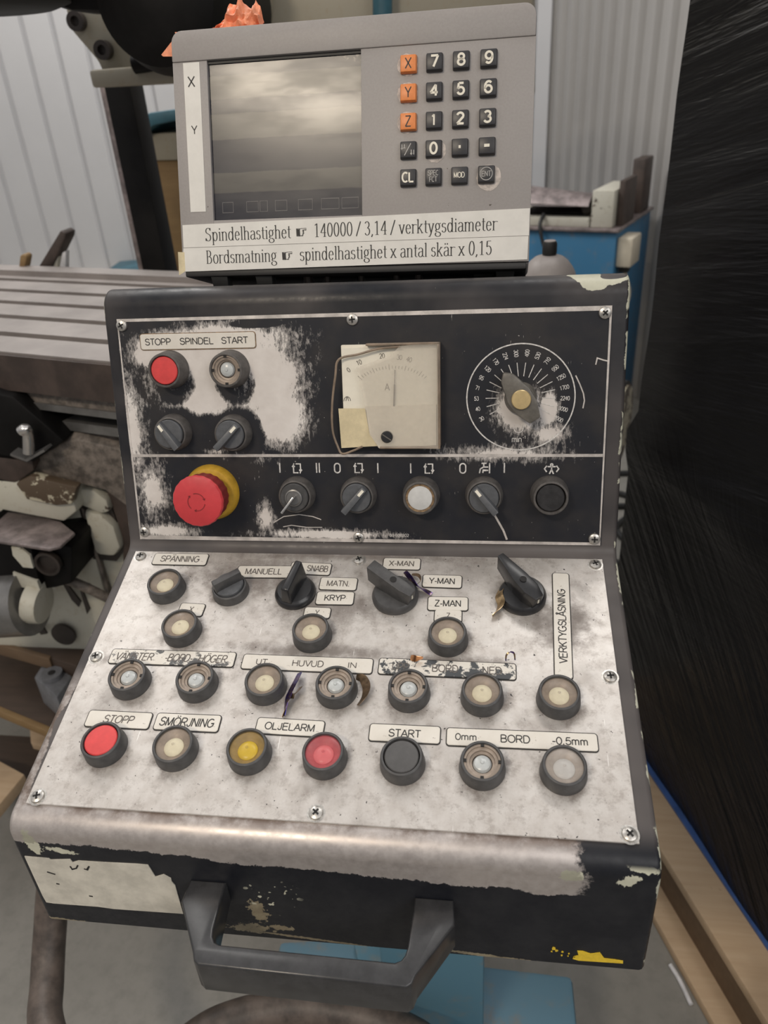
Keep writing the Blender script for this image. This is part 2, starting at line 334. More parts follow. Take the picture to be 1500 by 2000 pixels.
    left = t.m('MULTIPLY', t.step(t.m('ADD', x, t.m('MULTIPLY', wob, .9)), -.2262, -.2272), t.m('MULTIPLY', t.step(y, -.13, -.17), lipz))
    bare = t.m('MAXIMUM', lip, left)
    silver = t.mix(nb, (.35, .31, .29), (.62, .58, .56))
    silver = t.mix(t.m('MULTIPLY', t.step(y, -.262, -.250), t.step(na, .35, .6)), silver, (.19, .145, .12))
    paint = t.mix(t.step(na, .3, .7), (.007, .008, .012), (.015, .016, .020))
    dusty = t.m('MULTIPLY', t.step(z, -.03, .0), t.step(nd, .35, .7)); paint = t.mix(t.m('MULTIPLY', dusty, .7), paint, (.085, .075, .072))  # dusty is no dust here but paler patches above the fold; the upper front's sheen put into the paint
    slope = t.m('MULTIPLY', t.m('MULTIPLY', t.step(y, -.258, -.240), t.step(y, .012, .0)), t.step(z, -.11, -.09))
    paint = t.mix(t.m('MULTIPLY', slope, t.step(nd, .25, .65, .35, .95)), paint, (.125, .112, .108))
    edge = t.step(t.m('ADD', t.m('ABSOLUTE', x), t.m('MULTIPLY', t.m('SUBTRACT', na, .5), .012)), .2322, .2327)
    sel = t.step(t.noise(26, 3, .6), .50, .54)
    side = t.step(t.m('ABSOLUTE', t.m('SUBTRACT', x, .00075)), .2335, .2337, 1, 0)        # bare edges only, the flat sides keep their paint
    chip = t.m('MULTIPLY', t.m('MULTIPLY', edge, sel), side)
    fv = t.n.new('ShaderNodeCombineXYZ'); t.l.new(x, fv.inputs[0]); t.l.new(z, fv.inputs[1])
    nsm = t.m('MULTIPLY', t.m('SUBTRACT', nb, .5), .9); nf = t.m('MULTIPLY', t.m('SUBTRACT', t.noise(260, 5, .7), .5), 2.4)
    front = t.step(y, -.262, -.265)
    def FE(px, py, rx, ry, a=0):
        q = hit(px, py, Vector((0, 1, 0)), -.2665); return t.ell(q.x, q.z, rx, ry, math.radians(a), vec=fv.outputs[0])
    fr = t.mx([FE(1118, 1712, .009, .006), FE(1228, 1722, .0085, .0055, 35), FE(1262, 1706, .013, .003, -8), FE(62, 1648, .006, .014, 15), FE(120, 1662, .013, .0035, -10)])
    fr = t.m('MULTIPLY', t.step(t.m('ADD', fr, t.m('ADD', t.m('MULTIPLY', nsm, 1.1), t.m('MULTIPLY', nf, .7))), .1, .16), front)
    rust = t.mx([FE(505, 1780, .008, .014, 15), FE(490, 1812, .018, .006), FE(548, 1812, .010, .004), FE(640, 1838, .09, .0015, -5), FE(990, 1872, .07, .002, -5), FE(250, 1812, .1, .002, -4)])
    rust = t.m('MULTIPLY', t.step(t.m('ADD', rust, t.m('ADD', t.m('MULTIPLY', nsm, 1.6), nf)), .12, .2), front)
    dots = t.m('MULTIPLY', t.step(FE(528, 1752, .028, .026), 0, .6), t.m('MULTIPLY', t.step(t.noise(230, 1, .4), .68, .71), front))
    topv = t.n.new('ShaderNodeCombineXYZ'); t.l.new(x, topv.inputs[0]); t.l.new(z, topv.inputs[1])
    tc1 = t.m('MULTIPLY', t.mx([t.ell(.212, .2345, .034, .011, 0, vec=topv.outputs[0]), t.ell(.205, .229, .014, .009, 0, vec=topv.outputs[0])]), t.step(y, .05, .06))
    tc1 = t.m('SUBTRACT', tc1, t.m('MULTIPLY', t.step(t.ell(.222, .2305, .014, .0022, .05, vec=topv.outputs[0]), 0, .3), .9))
    tch = t.step(t.m('ADD', tc1, t.m('MULTIPLY', nsm, .45)), .10, .14)
    tch = t.m('MULTIPLY', tch, t.step(z, .19, .2))
    chip = t.mx([chip, fr, tch, dots])
    pol = t.m('MULTIPLY', t.m('MULTIPLY', t.step(z, .229, .235), t.step(x, -.03, .09)), t.step(nb, .2, .6))  # paler paint along the right half of the top edge
    paint = t.mix(t.m('MULTIPLY', pol, .75), paint, (.42, .38, .36))
    flk = t.step(t.noise(210, 2, .5), .775, .79); chip = t.m('MAXIMUM', chip, t.m('MULTIPLY', flk, t.step(y, -.2, -.0)))
    cream = t.mix(nb, (.40, .40, .31), (.62, .61, .50))
    c = t.mix(rust, paint, t.mix(nb, (.09, .06, .035), (.36, .32, .22))); c = t.mix(bare, c, silver); c = t.mix(chip, c, cream)
    t.col(c); t.set('Metallic', t.m('MULTIPLY', bare, .6)); t.set('Roughness', t.step(nb, .3, .7, .33, .48))
    t.bump(t.m('ADD', t.m('MULTIPLY', t.m('MAXIMUM', bare, chip), -1.0), t.m('MULTIPLY', nb, .15)), .25, .0006)
    g['M_HOUSING'] = t.mat

    def worn_label(name, wear, lo, hi, blk=(.05, .055, .06)):
        t = NT(name, .45, .1)
        na = t.noise(300, 4, .7); nb = t.noise(70, 4, .65)
        c = t.mix(nb, (.60, .56, .49), (.74, .71, .66))
        c = t.mix(t.step(na, .62, .72), c, (.30, .25, .20))
        if wear: c = t.mix(t.step(t.m('ADD', nb, t.m('MULTIPLY', t.m('SUBTRACT', na, .5), .35)), lo, hi), c, blk)
        t.col(c); return t.mat
    g['M_LABEL'] = worn_label('engraved_label', True, .70, .76, (.16, .13, .11))
    g['M_LABEL_CLEAN'] = worn_label('clean_label', False, 0, 1)
    g['M_LABEL_WORN'] = worn_label('flaked_label', True, .50, .56)
    g['M_LABEL_GRIMY'] = worn_label('grimy_label', True, .54, .62, (.10, .10, .10))

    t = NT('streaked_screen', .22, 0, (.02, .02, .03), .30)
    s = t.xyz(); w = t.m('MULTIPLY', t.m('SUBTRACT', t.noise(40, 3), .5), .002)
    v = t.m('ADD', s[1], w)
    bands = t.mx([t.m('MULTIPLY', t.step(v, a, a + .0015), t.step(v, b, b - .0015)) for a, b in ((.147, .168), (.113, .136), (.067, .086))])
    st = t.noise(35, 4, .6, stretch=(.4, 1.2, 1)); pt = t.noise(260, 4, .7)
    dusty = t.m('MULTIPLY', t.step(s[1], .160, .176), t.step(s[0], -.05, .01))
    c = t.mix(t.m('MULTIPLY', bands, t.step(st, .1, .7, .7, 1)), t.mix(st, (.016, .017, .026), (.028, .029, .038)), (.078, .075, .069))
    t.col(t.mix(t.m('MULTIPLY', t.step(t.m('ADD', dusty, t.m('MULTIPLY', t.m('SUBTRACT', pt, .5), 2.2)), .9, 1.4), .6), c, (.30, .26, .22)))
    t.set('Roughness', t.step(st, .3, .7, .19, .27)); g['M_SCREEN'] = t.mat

    t = NT('grey_hammer_paint', .5)
    na = t.noise(500, 3, .6); nb = t.noise(12, 4, .6); sp = t.step(t.noise(130, 2, .5), .755, .775)
    c = t.mix(nb, (.275, .255, .245), (.335, .315, .305)); c = t.mix(t.step(na, .3, .7, 0, .25), c, (.22, .20, .195)); c = t.mix(sp, c, (.09, .075, .065))
    t.col(c); t.bump(na, .05, .0003); g['M_CASE'] = t.mat

    t = NT('stretch_film', .22, 0, (.004, .004, .005), .35)
    def fold(ang, sc, st, d=.4):
        r1 = t.n.new('ShaderNodeMapping'); r1.inputs['Rotation'].default_value = (0, 0, 1.2315); t.l.new(t.obj, r1.inputs[0])     # x along the face
        r2 = t.n.new('ShaderNodeMapping'); r2.inputs['Rotation'].default_value = (0, ang, 0); t.l.new(r1.outputs[0], r2.inputs[0])
        return t.noise(sc, 4, .55, vec=r2.outputs[0], stretch=(.35, .35, st), dist=d)
    zz = t.xyz()[2]
    up_, lo_ = fold(.22, 4.5, 5), fold(-.75, 7, 8, .15)
    fine = fold(.12, 15, 9)
    f = t.step(zz, .55, .95)
    h = t.m('ADD', t.m('ADD', t.m('MULTIPLY', up_, f), t.m('MULTIPLY', lo_, t.m('SUBTRACT', 1.0, f))), t.m('MULTIPLY', fine, .16))
    t.bump(h, .6, .02); t.set('Roughness', t.step(up_, .3, .7, .26, .38))
    g['M_FILM'] = t.mat

    def wood(name, a, b):
        t = NT(name, .7); n1 = t.noise(10, 5, .6, stretch=(.6, 7, 7)); n2 = t.noise(6, 3, .5); n3 = t.step(t.noise(40, 2), .72, .78)
        c = t.mix(n1, a, b); c = t.mix(t.step(n2, .5, .75, 0, .4), c, tuple(k * .5 for k in a)); c = t.mix(t.m('MULTIPLY', n3, .6), c, tuple(k * .35 for k in a)); t.col(c); return t.mat
    g['M_WOOD'] = wood('pale_pallet_wood', (.42, .285, .17), (.60, .45, .30)); g['M_WOOD_BROWN'] = wood('brown_stained_wood', (.10, .062, .034), (.19, .125, .075)); g['M_WOOD_DARK'] = wood('oily_timber', (.035, .024, .018), (.10, .068, .05))
    g['M_WOOD_ORANGE'] = wood('worn_crate_wood', (.17, .10, .04), (.29, .19, .085))

    t = NT('concrete_floor', .75); n1 = t.noise(2.2, 6, .65); n2 = t.noise(30, 5, .7); n3 = t.step(t.noise(9, 2, .4), .70, .78)
    xs = t.xyz()
    c = t.mix(n1, (.165, .158, .14), (.30, .285, .26)); c = t.mix(t.step(n2, .4, .75, 0, .45), c, (.15, .145, .13)); c = t.mix(t.m('MULTIPLY', n3, .4), c, (.09, .08, .065))
    t.col(c); t.bump(n2, .1, .003); g['M_FLOOR'] = t.mat

    def chipped(name, base, base2, dark, lo=.56, hi=.6, sc=14):
        t = NT(name, .5); n1 = t.noise(sc, 5, .62); n2 = t.noise(sc * 4, 4, .7); n3 = t.noise(sc * .35, 3, .5)
        c = t.mix(n3, base, base2); c = t.mix(t.m('MULTIPLY', t.step(n2, .5, .8), .4), c, (.28, .20, .10)); c = t.mix(t.step(t.m('ADD', n1, t.m('MULTIPLY', t.m('SUBTRACT', n2, .5), .25)), lo, hi), c, dark); t.col(c); return t.mat
    g['M_CREAM'] = chipped('chipped_cream_paint', (.50, .48, .40), (.62, .60, .52), (.10, .075, .06), .66, .69)
    g['M_CREAM_BAD'] = chipped('badly_chipped_cream_paint', (.50, .46, .34), (.62, .57, .44), (.10, .07, .045), .47, .52, 18)
    g['M_BEIGE'] = chipped('grimy_beige_casting', (.30, .27, .21), (.38, .35, .28), (.06, .05, .04), .72, .76)
    g['M_BLUE'] = chipped('blue_machine_paint', (.035, .155, .30), (.05, .19, .34), (.04, .09, .14), .74, .8, 5)
    g['M_BLUE_PALE'] = chipped('faded_blue_paint', (.075, .17, .225), (.10, .23, .32), (.15, .17, .18), .60, .72, 5)
    g['M_BLUE_DUSTY'] = chipped('dusty_blue_paint', (.10, .17, .215), (.12, .26, .36), (.19, .19, .185), .50, .68, 6)
    g['M_BODY'] = plain('black_casting', (.006, .0055, .0055), .55, 0, .4, 14, .18)
    g['M_IRON'] = plain('oily_dark_iron', (.045, .036, .032), .45, .2, .35, 16)
    g['M_BROWN'] = plain('brown_painted_steel', (.060, .043, .036), .55, 0, .3, 18)
    g['M_TABLE'] = plain('ground_cast_iron', (.30, .27, .255), .42, .3, .14, 8)
    g['M_DIRTY'] = plain('chip_covered_sheet', (.17, .145, .125), .6, .1, .5, 60)
    g['M_SHEET'] = plain('scuffed_sheet_steel', (.24, .20, .195), .42, .3, .4, 30)
    g['M_STEEL'] = plain('grey_steel', (.22, .215, .21), .35, .6, .2, 20)
    g['M_CHROME'] = plain('bright_steel', (.62, .60, .58), .2, .9, .1, 40)
    g['M_SCREW'] = plain('zinc_screw', (.50, .48, .45), .33, .75, .25, 400)
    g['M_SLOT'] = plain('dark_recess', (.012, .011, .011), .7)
    g['M_BEZEL'] = plain('dark_grey_plastic', (.060, .059, .060), .45, 0, .18, 150)
    g['M_BEZEL_DUSTY'] = plain('dusty_grey_plastic', (.085, .078, .074), .55, 0, .3, 120)
    g['M_KNOB'] = plain('blue_grey_plastic', (.088, .092, .100), .45, 0, .15, 150)
    g['M_BLACKKNOB'] = plain('shiny_black_plastic', (.020, .020, .022), .28, 0, .2, 90)
    g['M_HANDLE'] = plain('black_grip_plastic', (.034, .034, .036), .25, 0, .25, 60)
    g['M_RED'] = plain('red_button_plastic', (.62, .055, .055), .42, 0, .12, 60)
    g['M_ESTOP'] = plain('faded_red_plastic', (.56, .048, .056), .42, 0, .10, 30)
    g['M_ESTOP_DARK'] = plain('grimy_red_plastic', (.24, .022, .025), .5, 0, .2, 60)
    g['M_YELLOW'] = plain('dirty_yellow_plastic', (.46, .27, .025), .5, 0, .25, 60)
    g['M_BLACKCAP'] = plain('black_button_plastic', (.075, .073, .073), .38, 0, .15, 60)
    g['M_DARKCAP'] = plain('dusty_black_plastic', (.022, .021, .022), .4, 0, .4, 120)
    g['M_WHITECAP'] = plain('milky_lens', (.56, .56, .55), .35, 0, .1, 60)
    g['M_GRUNGE'] = plain('brown_grime', (.20, .13, .07), .7, 0, .5, 300)
    g['M_BOWL'] = plain('lamp_bowl', (.30, .245, .20), .45, .2, .2, 120)
    g['M_BULB'] = plain('cream_bulb', (.88, .82, .60), .5, 0, .04, 60)
    g['M_BULB_Y'] = plain('yellow_bulb', (.80, .56, .03), .3, 0, .06, 60)
    g['M_BULB_R'] = plain('pink_bulb', (.86, .25, .25), .3, 0, .06, 60)
    g['M_BOWL_Y'] = plain('amber_bowl', (.30, .20, .06), .45, 0, .2, 100)
    g['M_BOWL_R'] = plain('rose_bowl', (.42, .10, .10), .45, 0, .2, 100)
    g['M_GLASSBULB'] = plain('grey_glass_bulb', (.46, .48, .48), .25, 0, .12, 160)
    g['M_LENS'] = glassy('smoky_lens', (.30, .24, .19), .26); g['M_LENS_Y'] = glassy('amber_lens', (.30, .20, .07), .26); g['M_LENS_R'] = glassy('rose_lens', (.50, .09, .11), .36)
    g['M_LENS_WHITE'] = glassy('frosted_lens', (.52, .48, .44), .34)
    g['M_INK'] = plain('black_ink', (.035, .033, .032), .6); g['M_INK_FADED'] = plain('faded_ink', (.12, .105, .095), .6, 0, .4, 400)
    g['M_PRINT'] = plain('white_print', (.58, .56, .54), .5, 0, .25, 300)
    g['M_LINE'] = plain('bare_border_line', (.55, .51, .48), .4, .2, .25, 60)
    g['M_STICKER'] = plain('white_sticker', (.66, .645, .61), .5, 0, .05, 40)
    g['M_STICKER_OLD'] = plain('scratched_cream_label', (.56, .53, .46), .5, 0, .16, 45)
    g['M_KEY'] = plain('black_key', (.024, .024, .028), .4, 0, .15, 200); g['M_KEY_O'] = plain('orange_key', (.72, .23, .06), .42, 0, .08, 150)
    g['M_LEGEND'] = plain('ivory_legend', (.74, .70, .60), .4, 0, .06, 100); g['M_LEGEND_DIM'] = plain('grey_legend', (.38, .37, .36), .4)
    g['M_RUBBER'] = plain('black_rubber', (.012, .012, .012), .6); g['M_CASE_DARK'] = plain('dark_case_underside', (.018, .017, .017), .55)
    g['M_CLOTH'] = plain('orange_cloth', (.76, .27, .14), .55, 0, .25, 60)
    g['M_METER'] = plain('cream_meter_plastic', (.66, .61, .51), .4, 0, .08, 60); g['M_PAPER'] = plain('yellowed_tape', (.62, .53, .34), .6, 0, .12, 70)
    g['M_SCALE'] = plain('meter_scale_card', (.74, .70, .60), .5, 0, .04, 60); g['M_COVER'] = glassy('cloudy_cover', (.70, .64, .55), .26, .3, .04); g['M_COVER_RIM'] = plain('brown_cover_rim', (.22, .165, .12), .4, 0, .3, 60)
    g['M_BRASS'] = plain('brass_cap', (.62, .47, .24), .35, .55, .12, 90); g['M_POINTER'] = plain('grey_brown_knob', (.125, .115, .10), .45, 0, .25, 90)
    g['M_WALL'] = plain('white_sheet_wall', (.50, .50, .51), .45, .1, .04, 1.5); g['M_WALL_GREY'] = plain('shaded_sheet_wall', (.35, .34, .33), .45, .1, .05, 1.5)  # right wall is the same sheet, its shade put into a darker tone
    g['M_PLINTH'] = plain('plinth_concrete', (.42, .40, .36), .7, 0, .12, 6)
    g['M_HOSE'] = plain('brown_hose', (.085, .066, .055), .5, 0, .45, 30)
    g['M_CANISTER'] = plain('grey_canister_paint', (.26, .235, .225), .5, 0, .12, 20)
    g['M_IVORY'] = plain('ivory_plastic', (.62, .56, .45), .45, 0, .06, 30); g['M_TEAL'] = plain('teal_paint', (.04, .12, .16), .5, 0, .2, 12)
    g['M_DULLBLOCK'] = plain('grey_block_paint', (.16, .165, .18), .5, .1, .2, 40)
    g['M_YELLOWPAINT'] = plain('yellow_paint_remnant', (.72, .50, .03), .55, 0, .1, 200)
    t = NT('tempered_swarf', .28, .9); n = t.noise(110, 3, .6); c = t.mix(t.step(n, .3, .5), (.03, .035, .22), (.10, .06, .20)); c = t.mix(t.step(n, .52, .66), c, (.42, .30, .16)); t.col(c); g['M_SWARF'] = t.mat
    g['M_SWARF_GOLD'] = plain('straw_swarf', (.50, .36, .20), .3, .8, .4, 200); g['M_SWARF_DARK'] = plain('brown_swarf', (.20, .14, .09), .35, .7, .5, 150)
    g['M_COPPER'] = plain('copper_chip', (.62, .30, .14), .28, .9, .3, 200)
    g['M_WHITESTICK'] = plain('white_plastic_strip', (.66, .66, .68), .5)
    g['M_BLUEFILM'] = plain('blue_film_edge', (.05, .11, .30), .4, 0, .2, 30)
mats()

# ================================================================== setting
D_W = Vector((.37, -.93, 0)).normalized()                       # run of the right wall
foot = atZ(1262, 787, 0.0)
def wall(name, p0, d, length, mat, pitch, depth, rw, z0, z1):
    nrm = Vector((d.y, -d.x, 0))
    if nrm.dot(CAM - p0) < 0: nrm = -nrm
    prof = []; s = 0.0
    while s < length:
        for a, k in ((0, 0), (pitch - rw - .012, 0), (pitch - rw, 1), (pitch - .012, 1)):
            prof.append(p0 + d * (s + a) + nrm * (depth * k))
        s += pitch
    b = bmesh.new(); r0 = [b.verts.new((p.x, p.y, z0)) for p in prof]; r1 = [b.verts.new((p.x, p.y, z1)) for p in prof]
    off = nrm * -.05
    q0 = [b.verts.new((p.x + off.x, p.y + off.y, z0)) for p in (prof[0], prof[-1])]; q1 = [b.verts.new((p.x + off.x, p.y + off.y, z1)) for p in (prof[0], prof[-1])]
    for i in range(len(prof) - 1): b.faces.new((r0[i], r0[i + 1], r1[i + 1], r1[i]))
    b.faces.new((q0[0], q0[1], q1[1], q1[0])); b.faces.new((r0[0], r1[0], q1[0], q0[0])); b.faces.new((r0[-1], r1[-1], q1[1], q0[1]))
    b.faces.new(r1 + [q1[1], q1[0]]); b.faces.new(r0 + [q0[1], q0[0]])
    bmesh.ops.recalc_face_normals(b, faces=b.faces)
    return struct(name, b, mat)
dirc = ray(1052, 400); dirc = Vector((dirc.x, dirc.y, 0))       # the corner of the hall stands behind the right edge of the display
a1 = foot; A = Matrix(((D_W.x, -dirc.x), (D_W.y, -dirc.y))); rhs = Vector((CAM.x - a1.x, CAM.y - a1.y)); sol = A.inverted() @ rhs
corner = a1 + D_W * sol[0]
d_left = Vector((-D_W.y * -1, 0, 0)); d_left = Vector((-.93, -.37, 0)).normalized()
wall('wall_right', corner, D_W, 4.6, M_WALL_GREY, .122, .026, .045, 0.0, 3.4)  # M_WALL_GREY is the same white sheet with its shade in the tone
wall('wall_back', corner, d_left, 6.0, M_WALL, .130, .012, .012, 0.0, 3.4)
struct('floor', box(-6.5, 3.6, -3.0, 5.2, -.05, 0), M_FLOOR)
struct('trim_1', prism([(corner.x - .05, corner.y - .1), (corner.x + .02, corner.y - .13), (corner.x + .06, corner.y - .02), (corner.x, corner.y)], 0, 3.4), M_WALL)

# ================================================================== control console
con = thing('control_console', 'slanted dark blue machine control console with buttons, knobs and worn panels', 'control panel', T(0, 0, Z0))
def prof_arc(p, a, b, r, n=8):                # round the corner p between points a and b
    p, a, b = Vector(p), Vector(a), Vector(b); u = (a - p).normalized(); w = (b - p).normalized()
    ang = u.angle(w); t = r / math.tan(ang / 2); c = p + (u + w).normalized() * (r / math.sin(ang / 2))
    s = p + u * t; e = p + w * t; out = []
    a0 = math.atan2(s.y - c.y, s.x - c.x); a1_ = math.atan2(e.y - c.y, e.x - c.x); dA = (a1_ - a0 + PI) % (2 * PI) - PI
    return [(c.x + r * math.cos(a0 + dA * i / n), c.y + r * math.sin(a0 + dA * i / n)) for i in range(n + 1)]
sU, cU, sL, cL = math.sin(AU), math.cos(AU), math.sin(AL), math.cos(AL)
topc = (.2435 * sU, .2435 * cU); deck_end = (topc[0] + .165 * cU, topc[1] - .165 * sU)
lipc = (-.2665, -.2665 * sL / cL)
H_BOT = -.189
prof = (prof_arc((0, 0), topc, lipc, .012, 5)[::1] + prof_arc(lipc, (0, 0), (-.2665, H_BOT), .017, 8) + [(-.2665, H_BOT), (.20, H_BOT)] + [(deck_end[0], deck_end[1])] + prof_arc(topc, deck_end, (0, 0), .0175, 8))
XL, XR = -.2330, .2345
b = bmesh.new()
lv = [b.verts.new((XL, y, z)) for y, z in prof]; rv = [b.verts.new((XR, y, z)) for y, z in prof]
f1 = b.faces.new(lv); f2 = b.faces.new(rv[::-1])
for i in range(len(prof)): b.faces.new((lv[i], lv[(i + 1) % len(prof)], rv[(i + 1) % len(prof)], rv[i]))
bmesh.ops.recalc_face_normals(b, faces=b.faces)
bmesh.ops.bevel(b, geom=list(f1.edges) + list(f2.edges), offset=.0042, segments=3, profile=.5, affect='EDGES', clamp_overlap=True)
obj('housing', b, M_HOUSING, con, sharp=40)

# plates
uT, uB = .2164, .0075
obj('upper_plate', prism([(-.2203, uB), (.2200, uB), (.2200, uT), (-.2203, uT)], .0002, .0016), M_UPPER, con, MU, 'scratched black panel plate with large bare worn patches')
lT, lB = -.0092, -.2607
obj('lower_plate', prism([(-.2224, lB), (.2208, lB), (.2208, lT), (-.2224, lT)], .0002, .0020, .0004, 1), M_LOWER, con, ML, 'bare grimy aluminium panel plate')
# border line and divider
dv = (onU(255.7, 888.2)[1] + onU(1181, 890)[1]) / 2
def frame_line(x0, x1, y0, y1, w): return strokes([[(x0, y0), (x1, y0), (x1, y1), (x0, y1), (x0, y0)]], w, .0016)
obj('border_line', merge(frame_line(-.2190, .2187, uB + .0013, uT - .0013, .0026), strokes([[(-.218, dv), (.2178, dv)]], .0026, .0016)), M_LINE, con, MU, 'pale bare metal border line')

def screw(Mp, u, v, rot, r=.0053):
    o = obj('screw', lathe([(r * .98, 0), (r, .0008), (r * .9, .002), (r * .55, .0029), (0, .0032)], 24), M_SCREW, con, Mp @ T(u, v, .0016) @ Rz(rot))
    c = merge(box(-r * .52, r * .52, -r * .13, r * .13, .0024, .00335), box(-r * .13, r * .13, -r * .52, r * .52, .0024, .00335))
    obj('cross_slot', c, M_SLOT, o)
    if Mp is ML: obj('washer', lathe([(r * 1.28, -.0002), (r * 1.28, .0004), (r * .9, .0005)], 24), M_SCREW, o)
for px, py, a in ((237, 636, .5), (688, 624, .1), (1182, 611, .8), (281.4, 1039, .1), (700.5, 1050, .3), (1161, 1053, .0)):
    screw(MU, *onU(px, py, .003), a)
for px, py, a in ((274.6, 1086, .2), (701, 1093, .5), (1163, 1101.5, .4), (187.4, 1282, .3), (1192, 1321, .1), (73, 1555, .3), (617, 1587, .9), (1230, 1629, .75)):
    screw(ML, *onL(px, py, .003), a)

# push buttons
def bezel_bm(rb, rt, h, ri):
    return lathe([(ri, .0012), (rb * 1.0, 0), (rb, h * .12), (rt + .0004, h * .93), (rt, h - .0003), (rt - .0006, h), (ri + .0003, h), (ri, h - .0006), (ri, .0008)], 56)
def push_button(Mp, u, v, kind, label, upper=False, wear=None):
    h, rt, rb = (.0175, .0150, .0172) if upper else (.0138, .0153, .0170)
    ri = rt - .0019
    o = obj('push_button', bezel_bm(rb, rt, h, ri), M_BEZEL_DUSTY if upper else M_BEZEL, con, Mp @ T(u, v, .0012), label)
    if kind in ('lens', 'yellow', 'rose', 'white'):
        bowl, bulb, lens = {'lens': (M_BOWL, M_BULB, M_LENS), 'yellow': (M_BOWL_Y, M_BULB_Y, M_LENS_Y), 'rose': (M_BOWL_R, M_BULB_R, M_LENS_R), 'white': (M_BOWL, M_WHITECAP, M_LENS_WHITE)}[kind]
        obj('reflector', lathe([(0, h - .0066), (.0060, h - .0065), (.0090, h - .0050), (ri - .001, h - .0032), (ri, h - .0030)], 40, caps=False), bowl, o)
        obj('bulb', xf(lathe([(.0078, h - .0064), (.0076, h - .0048), (.0064, h - .0038), (.0036, h - .0032), (0, h - .0031)], 32), T(0, -.0008)), bulb, o)
        lz = bmesh.new(); rr_ = [[lz.verts.new((r_ * math.cos(2 * PI * k_ / 40), r_ * math.sin(2 * PI * k_ / 40), h - z_)) for k_ in range(40)] for r_, z_ in ((ri, .0018), (ri - .0016, .0012), (.006, .0009))]
        for a_, c_ in zip(rr_, rr_[1:]):
            for k_ in range(40): lz.faces.new((a_[k_], a_[(k_ + 1) % 40], c_[(k_ + 1) % 40], c_[k_]))
        lz.faces.new(rr_[-1]); obj('lens', lz, lens, o)
        obj('lens_nub', lathe([(.0012, h - .0009), (.001, h - .0006), (0, h - .0005)], 12), lens, o)
    elif kind == 'open':
        obj('inner_ring', lathe([(ri - .0001, h - .0040), (ri - .0001, h - .0016), (ri - .0016, h - .0016), (ri - .0019, h - .0030), (ri - .0040, h - .0033), (ri - .0042, h - .0050), (.0074, h - .0054), (.0072, h - .009)], 48, caps=False), M_BOWL, o)
        nb = [xf(box(ri - .0021, ri + .0001, -.0012, .0012, h - .0020, h - .0008), Rz(a)) for a in (PI / 2, -PI / 2, PI, 0)]
        obj('notch', merge(*nb), M_SLOT, o)
        obj('socket', lathe([(0, h - .0088), (.0074, h - .0088), (.0074, h - .0084)], 24), M_GRUNGE, o)
        bb = obj('bulb', lathe([(.0064, h - .0086), (.0068, h - .0060), (.0058, h - .0040), (.0034, h - .0028), (0, h - .0025)], 32), M_GLASSBULB, o)
        obj('bulb_tip', lathe([(.0016, h - .0027), (.0012, h - .0020), (0, h - .0018)], 14), M_GLASSBULB, bb)
    elif kind == 'milky':
        obj('grime_ring', lathe([(ri, h - .0035), (ri, h - .0014), (ri - .0022, h - .0016), (ri - .0026, h - .003)], 40, caps=False), M_GRUNGE, o)
        obj('lens', lathe([(ri - .0018, h - .0022), (ri - .0022, h - .0012), (ri - .005, h - .0006), (0, h - .0001)], 40), M_WHITECAP, o)
    else:
        mat = {'red': M_RED, 'black': M_BLACKCAP, 'dark': M_DARKCAP}[kind]
        dz = {'red': .0002, 'black': .0004, 'dark': .0016}[kind]
        obj('cap', lathe([(ri - .0007, h - .004), (ri - .0007, h - dz - .0010), (ri - .0014, h - dz - .0004), (0, h - dz)], 44), mat, o)
    return o
LOW = [('lens', 320, 1135, 'pushbutton with smoky lens under SPANNING'), ('lens', 349.5, 1217, 'pushbutton with smoky lens under X'), ('lens', 606, 1226, 'pushbutton with smoky lens under Y'), ('lens', 874, 1233, 'pushbutton with smoky lens under Z'),
       ('open', 247, 1316.6, 'pushbutton without lens under VÄNSTER'), ('open', 379.4, 1321.7, 'pushbutton without lens under HÖGER'), ('lens', 514.8, 1326, 'pushbutton with smoky lens under UT'), ('open', 654, 1332, 'pushbutton without lens under IN'),
       ('open', 797, 1338.5, 'pushbutton without lens under UPP'), ('lens', 941.5, 1346, 'pushbutton with smoky lens under NED'), ('lens', 1092.7, 1350.8, 'pushbutton with smoky lens under VERKTYGSLÅSNING'),
       ('red', 196, 1444, 'solid red pushbutton under STOPP'), ('lens', 336.5, 1451.6, 'pushbutton with smoky lens under SMÖRJNING'), ('yellow', 481.5, 1458, 'pushbutton with amber lens'), ('rose', 630.4, 1466, 'pushbutton with rose red lens'),
       ('black', 784, 1475.7, 'pushbutton with black cap under START'), ('open', 941.9, 1485, 'pushbutton without lens under 0mm'), ('white', 1102.8, 1493.4, 'pushbutton with frosted lens under -0,5mm')]
for k, px, py, lb in LOW: push_button(ML, *onL(px, py, .015), k, lb)
for k, px, py, lb in (('red', 320, 724, 'red spindle stop pushbutton'), ('open', 440.2, 723, 'spindle start pushbutton without lens'), ('milky', 820, 973.6, 'pushbutton with milky white lens'), ('dark', 1076, 973.6, 'pushbutton with black cap under the person symbol')):
    push_button(MU, *onU(px, py, .0187), k, lb, True)

